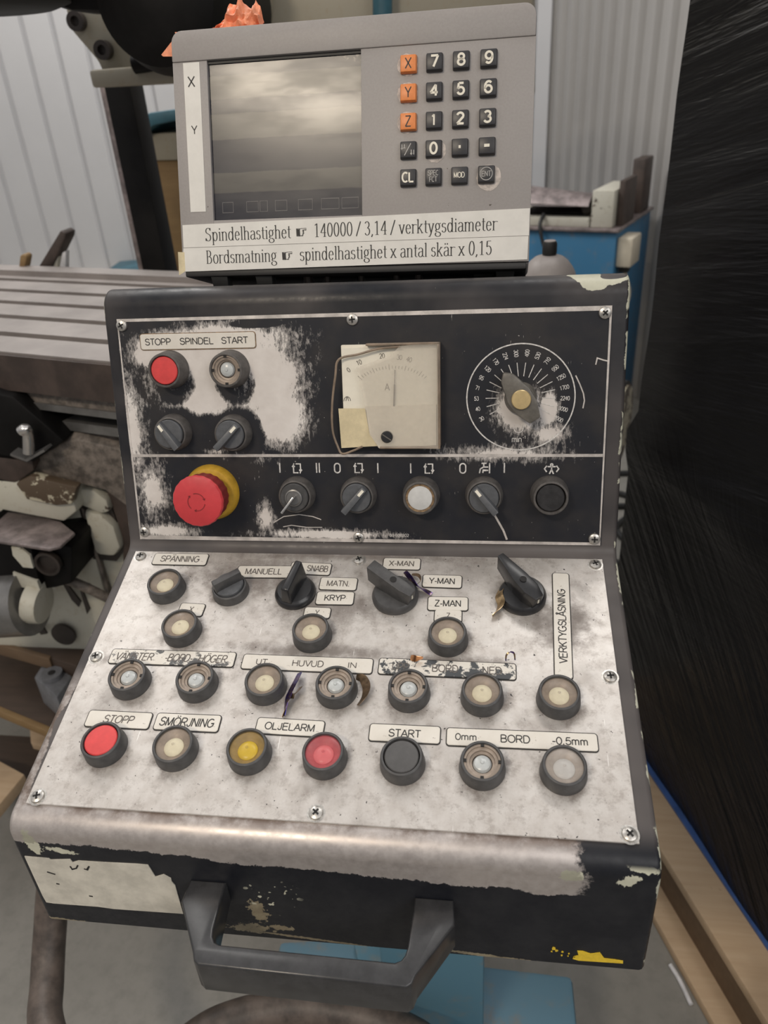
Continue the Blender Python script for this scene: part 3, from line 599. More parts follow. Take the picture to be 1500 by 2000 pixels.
# selector switches
def selector(Mp, u, v, ang, label, style):
    up_ = Mp is MU
    h, rt, rb = (.0125, .0150, .0172) if up_ else (.0100, .0153, .0168)
    o = obj('selector_switch', bezel_bm(rb, rt, h, rt - .0016), M_BEZEL_DUSTY if up_ else M_BEZEL, con, Mp @ T(u, v, .0012), label)
    d = obj('knob_disc', lathe([(rt - .0019, h - .005), (rt - .0019, h + .0022), (rt - .0026, h + .0030), (0, h + .0032)], 44), M_KNOB if style != 'key' else M_BEZEL, o, Rz(ang))
    if style == 'bar':
        lever = hexa([(-.0132, -.0034, h + .002), (-.0132, .0034, h + .002), (.0150, .0036, h + .002), (.0150, -.0036, h + .002), (-.0122, -.0026, h + .0075), (-.0122, .0026, h + .0075), (.0165, .0030, h + .0125), (.0165, -.0030, h + .0125)], .0008)
        l = obj('lever', lever, M_KNOB, o, Rz(ang))
        obj('pointer_mark', hexa([(-.0110, -.0013, h + .0078), (-.0110, .0013, h + .0078), (-.0045, .0013, h + .0090), (-.0045, -.0013, h + .0090), (-.0110, -.0013, h + .0082), (-.0110, .0013, h + .0082), (-.0045, .0013, h + .0094), (-.0045, -.0013, h + .0094)]), M_LEGEND, l, label='white pointer mark')
    elif style == 'fin':
        l = obj('lever', hexa([(-.0135, -.0040, h + .002), (-.0135, .0040, h + .002), (.0135, .0040, h + .002), (.0135, -.0040, h + .002), (-.0132, -.0032, h + .0125), (-.0132, .0032, h + .0125), (.0132, .0032, h + .0125), (.0132, -.0032, h + .0125)], .0007), M_BEZEL, o, Rz(ang))
    return o
def ang_of(fn, p, q, h): a = fn(*p, h); c = fn(*q, h); return math.atan2(c[1] - a[1], c[0] - a[0])
selector(MU, *onU(329, 848, .0165), ang_of(onU, (312, 840), (340, 872), .02), 'selector switch turned to lower right', 'bar')
selector(MU, *onU(448, 849.5, .0165), ang_of(onU, (448, 843), (420, 876), .02), 'selector switch turned to lower left', 'bar')
selector(MU, *onU(695.6, 972.9, .0165), ang_of(onU, (700, 966), (670, 1000), .02), 'selector switch right of the key switch', 'bar')
selector(MU, *onU(945.3, 973.6, .0165), ang_of(onU, (936, 968), (966, 1002), .02), 'selector switch under the tap symbol', 'bar')
k = selector(MU, *onU(574, 972, .0165), 0, 'key switch with a key in it', 'key')
hK = .0125
obj('lock_ring', lathe([(.0078, hK + .003), (.0080, hK + .0048), (.0068, hK + .0052), (.0064, hK + .0044), (0, hK + .0044)], 36), M_STEEL, k)
ka = ang_of(onU, (577, 967), (553, 1000), .02)
key = obj('lock_key', merge(hexa([(-.003, -.0009, hK + .004), (-.003, .0009, hK + .004), (.004, .0009, hK + .004), (.004, -.0009, hK + .004), (-.003, -.0009, hK + .0125), (-.003, .0009, hK + .0125), (.0155, .0012, hK + .0150), (.0155, -.0012, hK + .0150)], .0004)), M_CHROME, k, Rz(ka), 'bright steel key')

# lower panel knobs
o = selector(ML, *onL(447, 1143, .0115), ang_of(onL, (405, 1140), (452, 1116), .022), 'grey selector knob beside MANUELL', 'fin')
pn = onL(577, 1157, .004); an = ang_of(onL, (566, 1140), (588, 1104), .026)
o = obj('rotary_knob', lathe([(.0185, 0), (.0187, .003), (.0176, .0058), (.0165, .0066), (.0152, .0080), (0, .0086)], 48), M_BLACKKNOB, con, ML @ T(*pn, .0016), 'glossy black rotary knob over MATN.')
obj('grip_fin', hexa([(-.0165, -.0056, .006), (-.0165, .0056, .006), (.0165, .0056, .006), (.0165, -.0056, .006), (-.0145, -.0036, .0235), (-.0145, .0036, .0235), (.0165, .0034, .0285), (.0165, -.0034, .0285)], .0018, 3), M_BLACKKNOB, o, Rz(an))
def cam_lever(pc, p_tip, p_tail, label, pointed):
    u, v = onL(*pc, .004); o = obj('lever_switch', lathe([(.0205, 0), (.0207, .0035), (.0196, .0062), (.0180, .0078), (0, .0090)], 48), M_BLACKKNOB if pointed else M_BEZEL, con, ML @ T(u, v, .0016), label)
    a = onL(*p_tip, .028); c = onL(*p_tail, .024); L = math.hypot(a[0] - u, a[1] - v); an = math.atan2(a[1] - v, a[0] - u)
    mat = M_BLACKKNOB if pointed else M_BEZEL
    w0, w1 = (.0085, .0035) if pointed else (.0068, .0064)
    L2 = .018
    pl = [(-L2, -.0050), (-L2 * .4, -w0), (.004, -w0 * .95), (L, -w1), (L, w1), (.004, w0 * .95), (-L2 * .4, w0), (-L2, .0050)]
    bm_ = bmesh.new(); lo = []; hi = []
    for x, y in pl:
        t = (x + L2) / (L + L2); zl = .006 if x < .012 else .012
        lo.append(bm_.verts.new((x, y, zl))); hi.append(bm_.verts.new((x - (.003 if x < 0 else 0), y * .86, .021 + .008 * t)))
    n_ = len(pl); bm_.faces.new(lo[::-1]); bm_.faces.new(hi)
    for i in range(n_): bm_.faces.new((lo[i], lo[(i + 1) % n_], hi[(i + 1) % n_], hi[i]))
    bmesh.ops.recalc_face_normals(bm_, faces=bm_.faces); bev(bm_, .0008, 2)
    lv_ = obj('lever', bm_, mat, o, Rz(an))
    obj('lever_hole', xf(lathe([(.0027, 0), (.0029, .0005), (0, .0006)], 20), T(.0, 0, .0247) @ Matrix.Rotation(-.14, 4, 'Y')), M_SLOT, lv_)
    obj('pointer_mark', box(-L2 - .0022, -L2 - .0016, -.0008, .0008, .0125, .018), M_LEGEND, lv_)
cam_lever((772, 1163), (724, 1104), (800, 1150), 'dark grey lever switch beside X-MAN', False)
cam_lever((1020, 1163), (977, 1086), (1050, 1140), 'glossy black pointed lever switch', True)

# emergency stop
u, v = onU(411.7, 962.8, .006)
es = obj('emergency_stop', lathe([(.0268, 0), (.0268, .0015), (.0255, .0062), (.0238, .0085), (.021, .009), (0, .009)], 56), M_YELLOW, con, MU @ T(u, v, .0016), 'emergency stop with red mushroom head on a yellow collar')
obj('stem', lathe([(.0185, .008), (.0182, .016)], 40), M_ESTOP_DARK, es)
wob = lambda k: .012 if k % 4 < 2 else -.012
obj('mushroom_skirt', lathe([(.0195, .015), (.0218, .0165), (.0222, .0200), (.0226, .0330), (.0224, .0362)], 80, wob), M_ESTOP_DARK, es)
hd = obj('mushroom_head', lathe([(.0222, .0340), (.0234, .0348), (.0238, .0370), (.0228, .0390), (.018, .0404), (.010, .0411), (0, .0413)], 80, lambda k: .006 if k % 4 < 2 else -.006), M_ESTOP, es)
ar = []
for a in (15, 135, 255):
    ar.append(arc(0, 0, .0080, .0080, a, a + 92, 12))
    e = math.radians(a); c, s_ = math.cos(e), math.sin(e)
    ar.append([(.0080 * c + .0016 * math.cos(e + 1.0), .0080 * s_ + .0016 * math.sin(e + 1.0)), (.0080 * c, .0080 * s_), (.0080 * c + .0018 * math.cos(e + 2.3), .0080 * s_ + .0018 * math.sin(e + 2.3))])
obj('turn_arrows', strokes(ar, .0007, .0410, th=.0005), M_ESTOP_DARK, hd)

# ammeter
def UQ(px, py, h): return onU(px, py, h)
hM = .0105
mu0, mu1, mv0, mv1 = -.0120, .0762, .0985, .1905
mc = ((mu0 + mu1) / 2, (mv0 + mv1) / 2)
MM = MU @ T(mc[0], mc[1], .0016); W2, H2 = (mu1 - mu0) / 2, (mv1 - mv0) / 2
def mloc(px, py, h=hM): q = onU(px, py, h + .0016); return (q[0] - mc[0], q[1] - mc[1])
am = obj('ammeter', merge(box(-W2 + .001, W2 - .001, -H2 + .001, H2 - .001, 0, .0075, .001)), M_METER, con, MM, 'square cream ammeter with broken cover')
obj('scale_card', prism([(-W2 + .0015, -H2 + .034), (W2 - .003, -H2 + .034), (W2 - .003, H2 - .0035), (-W2 + .0015, H2 - .0035)], .0076, .0080), M_SCALE, am)
obj('face_panel', prism([mloc(714, 794), mloc(852, 790), mloc(852, 870), mloc(740, 876), mloc(722, 850)], .0078, .0098), M_METER, am)
obj('tape', prism([mloc(661, 798), mloc(713, 798), mloc(721, 845), mloc(737, 871), mloc(667, 875)], .0098, .0108), M_PAPER, am, label='yellowed torn tape')
cov = [mloc(780, 676, .014), mloc(858, 668, .014), mloc(858, 877, .014), mloc(740, 874, .014), mloc(722, 850, .014), mloc(713, 800, .014), mloc(704, 750, .014), mloc(696, 718, .014), mloc(730, 706, .014), mloc(765, 692, .014)]
obj('clear_cover', prism(cov, .0128, .0140), M_COVER, am, label='cloudy broken transparent cover')
obj('cover_side', merge(box(W2 - .0022, W2, -H2, H2, .002, .0140, .0004), box(-.02, W2, H2 - .002, H2, .002, .0140, .0004), box(-.01, W2, -H2, -H2 + .002, .002, .0138, .0004)), M_COVER_RIM, am)
rim = [mloc(*p, .012) + (.0125,) for p in ((782, 677), (740, 681), (700, 692), (662, 702), (655, 735), (649, 790), (650, 840), (660, 872), (669, 886), (690, 880), (708, 872))]
obj('broken_rim', tube(rim, .0010, 8, 6), M_COVER_RIM, am, label='bent broken brown cover rim')
def nloc(px, py): return mloc(px, py, .0085)
nd = nloc(770, 793); n1 = nloc(772, 722)
needle = strokes([[nd, ((nd[0] * .4 + n1[0] * .6), (nd[1] * .4 + n1[1] * .6))]], .0015, .0100); needle2 = strokes([[((nd[0] * .4 + n1[0] * .6), (nd[1] * .4 + n1[1] * .6)), n1]], .0007, .0100)
obj('needle', merge(needle, needle2), M_INK, am)
md = [text_bm(s, h=.0040, cx=nloc(px, py)[0], cy=nloc(px, py)[1], ang=a, z=.0081) for s, px, py, a in (('0', 680.5, 722.5, .6), ('10', 701, 708, .35), ('20', 746, 695, .1), ('30', 780, 698, -.1), ('40', 799, 702, -.35))]
pv = nloc(768, 800)
tk = []
for i in range(23):
    a = math.radians(131 - i * 82 / 22); r0, r1 = (.0415, .047) if i % 5 == 0 else (.0425, .0455)
    tk.append([(pv[0] + r0 * math.cos(a), pv[1] + r0 * math.sin(a) * .84), (pv[0] + r1 * math.cos(a), pv[1] + r1 * math.sin(a) * .84)])
md.append(strokes(tk, .0004, .0080)); md.append(text_bm('A', h=.0058, cx=nloc(756, 756)[0], cy=nloc(756, 756)[1], z=.0081))
q = nloc(678, 781); md.append(strokes([arc(q[0], q[1] - .001, .003, .0038, 0, 180, 10) + [(q[0] - .003, q[1] - .001)], [(q[0] - .0012, q[1] - .001), (q[0] - .0004, q[1] + .0025)], [(q[0] + .0012, q[1] - .001), (q[0] + .0004, q[1] + .0025)]], .0005, .0080))
obj('scale_print', merge(*md), M_INK_FADED, am)
q = mloc(756, 853, .012)
sc = obj('zero_screw', xf(lathe([(.0052, .009), (.0054, .0138), (.0045, .0150), (0, .0153)], 28), T(q[0], q[1], 0)), M_BLACKKNOB, am)
obj('screw_slot', xf(box(-.0048, .0048, -.0005, .0005, .0146, .0155), T(q[0], q[1], 0) @ Rz(-.6)), M_POINTER, sc)

# speed dial
DC = (.1455, .1413)
MD_ = MU @ T(DC[0], DC[1], .0016)
ds = [strokes([arc(0, 0, .0466, .0462, 0, 360, 72)], .0011, 0)]
ticks = [30, 40, 53, 71, 95, 120, 170, 224, 300, 400, 530, 710, 950, 1250, 1700, 2240, 3000, 4000]
for i, tnum in enumerate(ticks):
    a = math.radians(208.7 - i * 14.01); c, s_ = math.cos(a), math.sin(a)
    ds.append(strokes([[(.0185 * c, .0185 * s_), (.0302 * c, .0302 * s_)]], .0007, 0))
    w = .0062 if tnum > 999 else (.0047 if tnum > 99 else .0031); a2 = a if c > 0 else a - PI
    ds.append(text_bm(str(tnum), w=w * 1.25, h=.0034, ang=a2, cx=.0382 * c, cy=.0382 * s_, bold=.012))
ds.append(strokes([arc(-.001, -.0265, .0042, .0042, 170, 390, 16)], .0007, 0))
ds.append(text_bm('min', h=.0048, w=.0085, cx=-.0025, cy=-.0368, bold=.0)); ds.append(text_bm('-1', h=.0026, w=.0030, cx=.0042, cy=-.0350, bold=.0))
obj('dial_scale', merge(*ds), M_PRINT, con, MD_, 'white printed speed scale from 30 to 4000')
pk = obj('pointer_knob', lathe([(.0135, 0), (.0140, .004), (.0120, .009), (0, .0095)], 40), M_POINTER, con, MD_, 'pointer knob with brass coloured cap')
pa = math.radians(124)
pts = [(.0275, .0), (.0215, .0062), (.004, .0110), (-.008, .0105), (-.0215, .0052), (-.0220, -.0052), (-.008, -.0105), (.004, -.0110), (.0215, -.0062)]
obj('pointer_bar', xf(prism(pts, .004, .0165, .0012, 2), Rz(pa)), M_POINTER, pk)
obj('cap', lathe([(.0082, .0160), (.0084, .0182), (.0078, .0190), (0, .0194)], 36), M_BRASS, pk, label='round brass cap')

# printed symbols of the lower row
def cyc(u, v, s=.0042):
    k = s * .80; g = s * .28
    return [[(u - k, v + k * .5), (u - k, v - s), (u + k * .35, v - s)], [(u + k, v - k * .5), (u + k, v + s), (u - k * .35, v + s)], [(u - k, v + s), (u - k * .7, v + s)], [(u + k, v - s), (u + k * .7, v - s)],
            [(u - k - g, v + k * .35), (u - k, v + k * .9), (u - k + g, v + k * .35)], [(u + k - g, v - k * .35), (u + k, v - k * .9), (u + k + g, v - k * .35)]]
def bar(u, v, s=.0046): return [[(u, v - s), (u, v + s)]]
def zer(u, v, s=.0044): return [[(u - s * .6, v - s * .4)] + arc(u, v + s * .4, s * .6, s * .6, 180, 0, 8) + arc(u, v - s * .4, s * .6, s * .6, 0, -180, 8)]
SY = []
for fn, px, py in ((bar, 547.5, 913), (cyc, 581, 914), (bar, 619, 913), (bar, 624.5, 913), (zer, 659.5, 913.5), (cyc, 701, 913.5), (bar, 738.5, 913.5), (bar, 802.5, 914), (cyc, 838, 914.5), (zer, 904, 914), (bar, 985, 913)):
    SY += fn(*onU(px, py))
u, v = onU(947, 914)
SY += [[(u - .0048, v - .0045), (u - .0040, v - .0005), (u - .0012, v + .0012), (u + .003, v + .0012)], [(u - .0018, v - .0042), (u - .0015, v - .0018), (u + .003, v - .0018)], [(u - .001, v + .0012), (u - .001, v + .0045)], [(u - .003, v + .0046), (u + .0015, v + .0046)], [(u + .0042, v - .0045), (u + .0042, v + .0050)]]
u, v = onU(1077, 915)
SY += [arc(u, v + .0036, .0010, .0010, 0, 360, 10), [(u - .0035, v + .0020), (u + .0035, v + .0020)], [(u, v + .0022), (u, v - .0008)], [(u, v - .0005), (u - .0018, v - .0046)], [(u, v - .0005), (u + .0018, v - .0046)], [(u - .0042, v + .0028), (u - .0062, v), (u - .0042, v - .0028)], [(u + .0042, v + .0028), (u + .0062, v), (u + .0042, v - .0028)]]
u, v = onU(780, 1044.5)
obj('printed_symbols', merge(strokes(SY, .0012, .0016), text_bm('88 008302', h=.0026, w=.018, cx=u, cy=v, z=.0016)), M_PRINT, con, MU, 'row of white printed switch symbols')
SC = []
for L_ in (((1124, 733), (1132, 750), (1139, 768), (1141, 782), (1138, 797)), ((1163, 712), (1166, 699), (1178, 703), (1187, 705)), ((535, 1020), (555, 1008), (585, 1004), (612, 1008), (628, 1014)), ((554, 1028), (570, 1025), (600, 1029), (630, 1029))):
    SC.append([onU(*p) for p in L_])
obj('deep_scratch', merge(strokes(SC[:2], .0011, .00155), strokes(SC[2:], .0008, .00155)), M_LINE, con, MU)
p0, p1, p2 = onU(966, 1005), onU(983, 1035), onU(990, 1053)
obj('deep_scratch', strokes([[p0, p1], [p1, p2]], .0018, .00155), M_LINE, con, MU)

# engraved label plates
def label_plate(Mp, fn, cs, texts, mat=None, text_mat=None, name='label_plate', hl=.0016, base=.0020, slant=0.0, lab=None, vertical=False, r=.0022):
    P = [fn(*c, base + hl) for c in cs]
    cx = sum(p[0] for p in P) / 4; cy = sum(p[1] for p in P) / 4
    tp = Vector((P[1][0] - P[0][0], P[1][1] - P[0][1])); bt = Vector((P[2][0] - P[3][0], P[2][1] - P[3][1])); d = (tp + bt) / 2
    lf = Vector((P[0][0] - P[3][0], P[0][1] - P[3][1])); rg = Vector((P[1][0] - P[2][0], P[1][1] - P[2][1])); hh = ((lf + rg) / 2).length
    ang = math.atan2(d.y, d.x); w = d.length
    o = obj(name, prism(rrect(w, hh, r), 0, hl, .0003, 1, True), mat or M_LABEL, con, Mp @ T(cx, cy, base - .0004) @ Rz(ang), lab)
    obj('grime_shade_rim', prism(rrect(w + .0014, hh + .0014, r + .0006), -.0002, hl * .62), M_SLOT if mat is not M_LABEL_CLEAN else M_GRUNGE, o, label='dark edge of grime and painted shadow')  # rim stands in for grime and shadow around each label
    bms = []
    for s, fx, fw, fh in texts:
        if vertical: bms.append(text_bm(s, w=fw * hh, h=fh * w, cx=0, cy=fx * hh, ang=PI / 2, z=hl, bold=.004))
        else: bms.append(text_bm(s, w=fw * w, h=fh * hh, cx=fx * w, z=hl, bold=.004, slant=slant))
    if bms: obj('lettering', merge(*bms), text_mat or M_INK, o)
    return o
def zc(x0, y0, s, pts): return [(x0 + x / s, y0 + y / s) for x, y in pts]
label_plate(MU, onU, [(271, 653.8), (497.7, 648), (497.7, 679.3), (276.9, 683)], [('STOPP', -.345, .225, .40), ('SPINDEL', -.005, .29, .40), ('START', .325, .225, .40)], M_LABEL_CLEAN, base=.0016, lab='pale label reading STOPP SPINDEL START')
z3 = lambda p: zc(240, 1050, 3.261, p); z4 = lambda p: zc(680, 1050, 2.778, p); z5 = lambda p: zc(60, 1250, 3.125, p); z6 = lambda p: zc(440, 1250, 3.571, p); z7 = lambda p: zc(700, 1250, 2.679, p)
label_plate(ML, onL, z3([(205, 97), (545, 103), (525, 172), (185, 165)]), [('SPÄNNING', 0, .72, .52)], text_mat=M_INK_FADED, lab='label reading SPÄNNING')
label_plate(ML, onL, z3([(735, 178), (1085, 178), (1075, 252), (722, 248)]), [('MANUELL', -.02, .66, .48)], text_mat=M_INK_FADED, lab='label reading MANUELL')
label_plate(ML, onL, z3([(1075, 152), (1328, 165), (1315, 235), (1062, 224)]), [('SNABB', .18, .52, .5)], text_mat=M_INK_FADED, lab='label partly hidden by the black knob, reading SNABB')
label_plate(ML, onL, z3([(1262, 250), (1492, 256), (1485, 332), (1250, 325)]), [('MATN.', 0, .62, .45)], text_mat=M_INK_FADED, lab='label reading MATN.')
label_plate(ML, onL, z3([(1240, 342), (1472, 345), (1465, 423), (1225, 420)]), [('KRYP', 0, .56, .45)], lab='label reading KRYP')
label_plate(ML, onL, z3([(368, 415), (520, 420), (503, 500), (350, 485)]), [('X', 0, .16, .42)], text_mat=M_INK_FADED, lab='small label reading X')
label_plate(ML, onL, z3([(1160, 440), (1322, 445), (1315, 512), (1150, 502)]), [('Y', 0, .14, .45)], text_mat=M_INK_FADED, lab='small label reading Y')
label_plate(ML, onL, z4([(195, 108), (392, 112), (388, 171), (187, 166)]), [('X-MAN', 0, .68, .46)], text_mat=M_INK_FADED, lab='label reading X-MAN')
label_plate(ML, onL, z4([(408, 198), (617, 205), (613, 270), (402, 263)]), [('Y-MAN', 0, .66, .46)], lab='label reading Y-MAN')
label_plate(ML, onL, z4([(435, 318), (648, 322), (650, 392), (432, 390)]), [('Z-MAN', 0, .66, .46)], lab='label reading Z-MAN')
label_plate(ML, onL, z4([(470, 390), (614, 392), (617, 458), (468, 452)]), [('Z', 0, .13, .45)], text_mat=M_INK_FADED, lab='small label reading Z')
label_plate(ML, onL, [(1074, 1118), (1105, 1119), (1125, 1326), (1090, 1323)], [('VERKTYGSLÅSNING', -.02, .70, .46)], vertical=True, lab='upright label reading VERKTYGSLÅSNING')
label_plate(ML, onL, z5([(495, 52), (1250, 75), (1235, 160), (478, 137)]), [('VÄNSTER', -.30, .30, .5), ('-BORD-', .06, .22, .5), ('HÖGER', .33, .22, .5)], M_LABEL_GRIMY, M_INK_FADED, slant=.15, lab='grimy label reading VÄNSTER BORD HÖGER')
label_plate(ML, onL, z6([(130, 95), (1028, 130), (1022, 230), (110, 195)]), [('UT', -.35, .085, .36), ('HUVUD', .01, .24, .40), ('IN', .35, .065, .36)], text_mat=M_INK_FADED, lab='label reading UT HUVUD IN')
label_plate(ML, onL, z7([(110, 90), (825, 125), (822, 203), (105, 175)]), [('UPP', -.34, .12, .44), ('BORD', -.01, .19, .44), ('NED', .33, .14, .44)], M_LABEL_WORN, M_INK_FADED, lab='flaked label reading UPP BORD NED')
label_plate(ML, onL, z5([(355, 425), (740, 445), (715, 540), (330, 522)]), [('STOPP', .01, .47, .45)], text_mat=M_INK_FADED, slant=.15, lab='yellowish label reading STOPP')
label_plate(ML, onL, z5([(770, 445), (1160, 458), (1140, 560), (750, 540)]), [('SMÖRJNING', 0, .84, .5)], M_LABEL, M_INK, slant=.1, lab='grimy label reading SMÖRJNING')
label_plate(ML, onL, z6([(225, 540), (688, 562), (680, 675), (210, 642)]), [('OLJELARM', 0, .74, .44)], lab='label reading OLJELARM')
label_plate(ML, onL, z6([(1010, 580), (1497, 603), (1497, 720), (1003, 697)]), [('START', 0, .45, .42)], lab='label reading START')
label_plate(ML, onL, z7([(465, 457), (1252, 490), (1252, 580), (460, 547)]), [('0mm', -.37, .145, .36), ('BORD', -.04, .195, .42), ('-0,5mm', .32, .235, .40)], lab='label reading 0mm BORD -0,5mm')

# front face: scratched label, paint remnant, handle
YF = -.2665
def onF(px, py, y=YF): q = hit(px, py, Vector((0, 1, 0)), y); return (q.x, q.z)
MF = Matrix(((1, 0, 0, 0), (0, 0, -1, YF), (0, 1, 0, 0), (0, 0, 0, 1)))       # x right, y up, z towards the viewer
fl = [onF(*p) for p in zc(0, 1500, 3.125, [(152, 535), (300, 548), (310, 556), (430, 553), (445, 572), (480, 562), (640, 572), (840, 582), (905, 588), (925, 620), (950, 660), (1000, 645), (1045, 670), (1050, 690), (1070, 712), (1120, 885), (700, 856), (600, 842), (330, 822), (285, 815), (262, 775), (200, 640)])]
o = obj('front_label', prism(fl, .0001, .0007), M_STICKER_OLD, con, MF, 'scratched blank cream label with a torn corner')
mk = [[onF(*p) for p in pl] for pl in ([(93, 1701), (109, 1706)], [(138, 1690), (142, 1696), (150, 1694), (153, 1688)], [(165, 1695), (171, 1697), (175, 1690)], [(111, 1724), (117, 1725)], [(175, 1748), (182, 1749)])]
obj('scuff', strokes(mk, .0012, .0007), M_SLOT, o)
yp = [onF(*p) for p in zc(820, 1550, 3.0, [(905, 950), (930, 945), (922, 918), (955, 920), (1000, 935), (1055, 928), (1080, 962), (1130, 968), (1190, 977), (1190, 992), (930, 975), (895, 965)])]
bits = [prism(yp, .0001, .0005)]
for x, y, r in ((783, 905, 14), (800, 918, 10), (835, 925, 7), (832, 945, 6), (872, 935, 6), (868, 950, 4), (905, 955, 5), (772, 922, 6)):
    p = onF(820 + x / 3.0, 1550 + y / 3.0); n_ = 9; rr = r / 3.0 * .00037 * 1.0
    bits.append(prism([(p[0] + rr * random.uniform(.6, 1.3) * math.cos(2 * PI * i / n_), p[1] + rr * random.uniform(.7, 1.5) * math.sin(2 * PI * i / n_)) for i in range(n_)], .0001, .0005))
obj('paint_remnant', merge(*bits), M_YELLOWPAINT, con, MF, 'yellow flaked paint mark')
HZ = -.1225
ho = [(-.0985, 0), (-.1000, .017), (-.0800, .050), (-.0775, .0555), (-.0735, .0580), (.0680, .0580), (.0715, .0555), (.0735, .050), (.0980, .017), (.0965, 0),
      (.0690, 0), (.0668, .0330), (.0655, .0385), (.0630, .0420), (.0590, .0438), (-.0625, .0438), (-.0665, .0425), (-.0690, .0390), (-.0702, .0340), (-.0710, 0)]
bm_ = bmesh.new(); lo = []; hi = []
for x, d in ho:
    t = d / .058; dip = (x + .1) / .2 * .0055 * t
    hi.append(bm_.verts.new((x, YF - d, HZ - .0035 * t - dip))); lo.append(bm_.verts.new((x, YF - d, HZ - .024 - .0115 * t - dip)))
n_ = len(ho); tf_ = bm_.faces.new(hi); bf_ = bm_.faces.new(lo[::-1])
for i in range(n_): bm_.faces.new((lo[i], lo[(i + 1) % n_], hi[(i + 1) % n_], hi[i]))
bmesh.ops.recalc_face_normals(bm_, faces=bm_.faces)
bmesh.ops.bevel(bm_, geom=list(tf_.edges) + list(bf_.edges), offset=.0016, segments=3, profile=.5, affect='EDGES', clamp_overlap=True)
hd = obj('handle', bm_, M_HANDLE, con, None, 'black plastic grab handle', sharp=50)

# swarf lying on the lower plate
def ribbon(name, fn, pts, hs, w, label, mat, cat='swarf', twist=1.5, group='metal swarf on the console'):
    P = []
    for (px, py), h in zip(pts, hs):
        u, v = onL(px, py, h); P.append(ML.to_3x3() @ Vector((u, v, h)) + Vector((0, 0, Z0)))
    b_ = bmesh.new(); Q = []
    n_ = len(P)
    for i in range(n_ - 1):
        for k in range(6):
            t = k / 6; g = lambda j: P[min(max(j, 0), n_ - 1)]; a, b1, c, d = g(i - 1), g(i), g(i + 1), g(i + 2)
            Q.append(0.5 * ((2 * b1) + (c - a) * t + (2 * a - 5 * b1 + 4 * c - d) * t * t + (3 * b1 - a - 3 * c + d) * t ** 3))
    Q.append(P[-1]); N = len(Q); side0 = ML.to_3x3() @ Vector((1, .3, .5)); pr = []
    for i, p in enumerate(Q):
        tg = (Q[min(i + 1, N - 1)] - Q[max(i - 1, 0)]).normalized(); s_ = (side0 - tg * side0.dot(tg)).normalized()
        s_ = Matrix.Rotation(twist * i / N, 3, tg) @ s_; n2 = tg.cross(s_)
        ww = w * 1.5 * (.35 + .65 * math.sin(PI * min(1, max(0, .1 + .85 * i / N)))) / 2
        pr.append([b_.verts.new(p + s_ * ww), b_.verts.new(p - s_ * ww), b_.verts.new(p - s_ * ww + n2 * .0004), b_.verts.new(p + s_ * ww + n2 * .0004)])
    for i in range(N - 1):
        for k in range(4): b_.faces.new((pr[i][k], pr[i][(k + 1) % 4], pr[i + 1][(k + 1) % 4], pr[i + 1][k]))
    b_.faces.new(pr[0][::-1]); b_.faces.new(pr[-1]); bmesh.ops.recalc_face_normals(b_, faces=b_.faces)
    return tag(obj(name, b_, mat), label, cat, group)
ribbon('metal_swarf', onL, [(791, 1116), (803, 1130), (816, 1144), (830, 1152), (843, 1160)], [.016, .012, .008, .006, .0045], .0045, 'blue purple twisted metal swarf beside the X-MAN lever', M_SWARF, twist=2.5)
ribbon('metal_swarf', onL, [(805, 1122), (818, 1124), (822, 1134), (814, 1142)], [.004, .007, .007, .0045], .0022, 'small brown looped swarf curl near the Y-MAN label', M_SWARF_DARK)
ribbon('metal_swarf', onL, [(586, 1314), (577, 1332), (567, 1352), (560, 1372), (556, 1398)], [.006, .010, .010, .007, .0045], .0055, 'blue metal swarf strip standing between the UT and IN buttons', M_SWARF, twist=.8)
ribbon('metal_swarf', onL, [(588, 1342), (576, 1356), (564, 1362), (560, 1380), (552, 1401)], [.006, .010, .008, .006, .0045], .0040, 'brown gold swarf strip beside the blue strip under HUVUD', M_SWARF_DARK, twist=1.2)
ribbon('metal_swarf', onL, [(696, 1322), (709, 1326), (716, 1342), (712, 1360), (699, 1378)], [.006, .006, .0065, .006, .0045], .0055, 'curved brown swarf arc right of the IN button', M_SWARF_DARK, twist=.4)
ribbon('metal_swarf', onL, [(982, 1146), (975, 1162), (979, 1178), (972, 1192), (962, 1203)], [.006, .009, .008, .006, .0045], .0060, 'straw coloured swarf curl beside the right lever', M_SWARF_GOLD, twist=.9)
ribbon('metal_swarf', onL, [(802, 1284), (812, 1286), (826, 1284)], [.0075, .0075, .0075], .0040, 'tiny copper chip on the UPP label', M_COPPER, twist=.3)
ribbon('metal_swarf', onL, [(988, 1291), (989, 1280), (996, 1273), (1004, 1276), (1006, 1289)], [.0045, .009, .011, .009, .0045], .0011, 'thin dark wiry swarf loop above the NED label', M_SWARF, twist=.3)

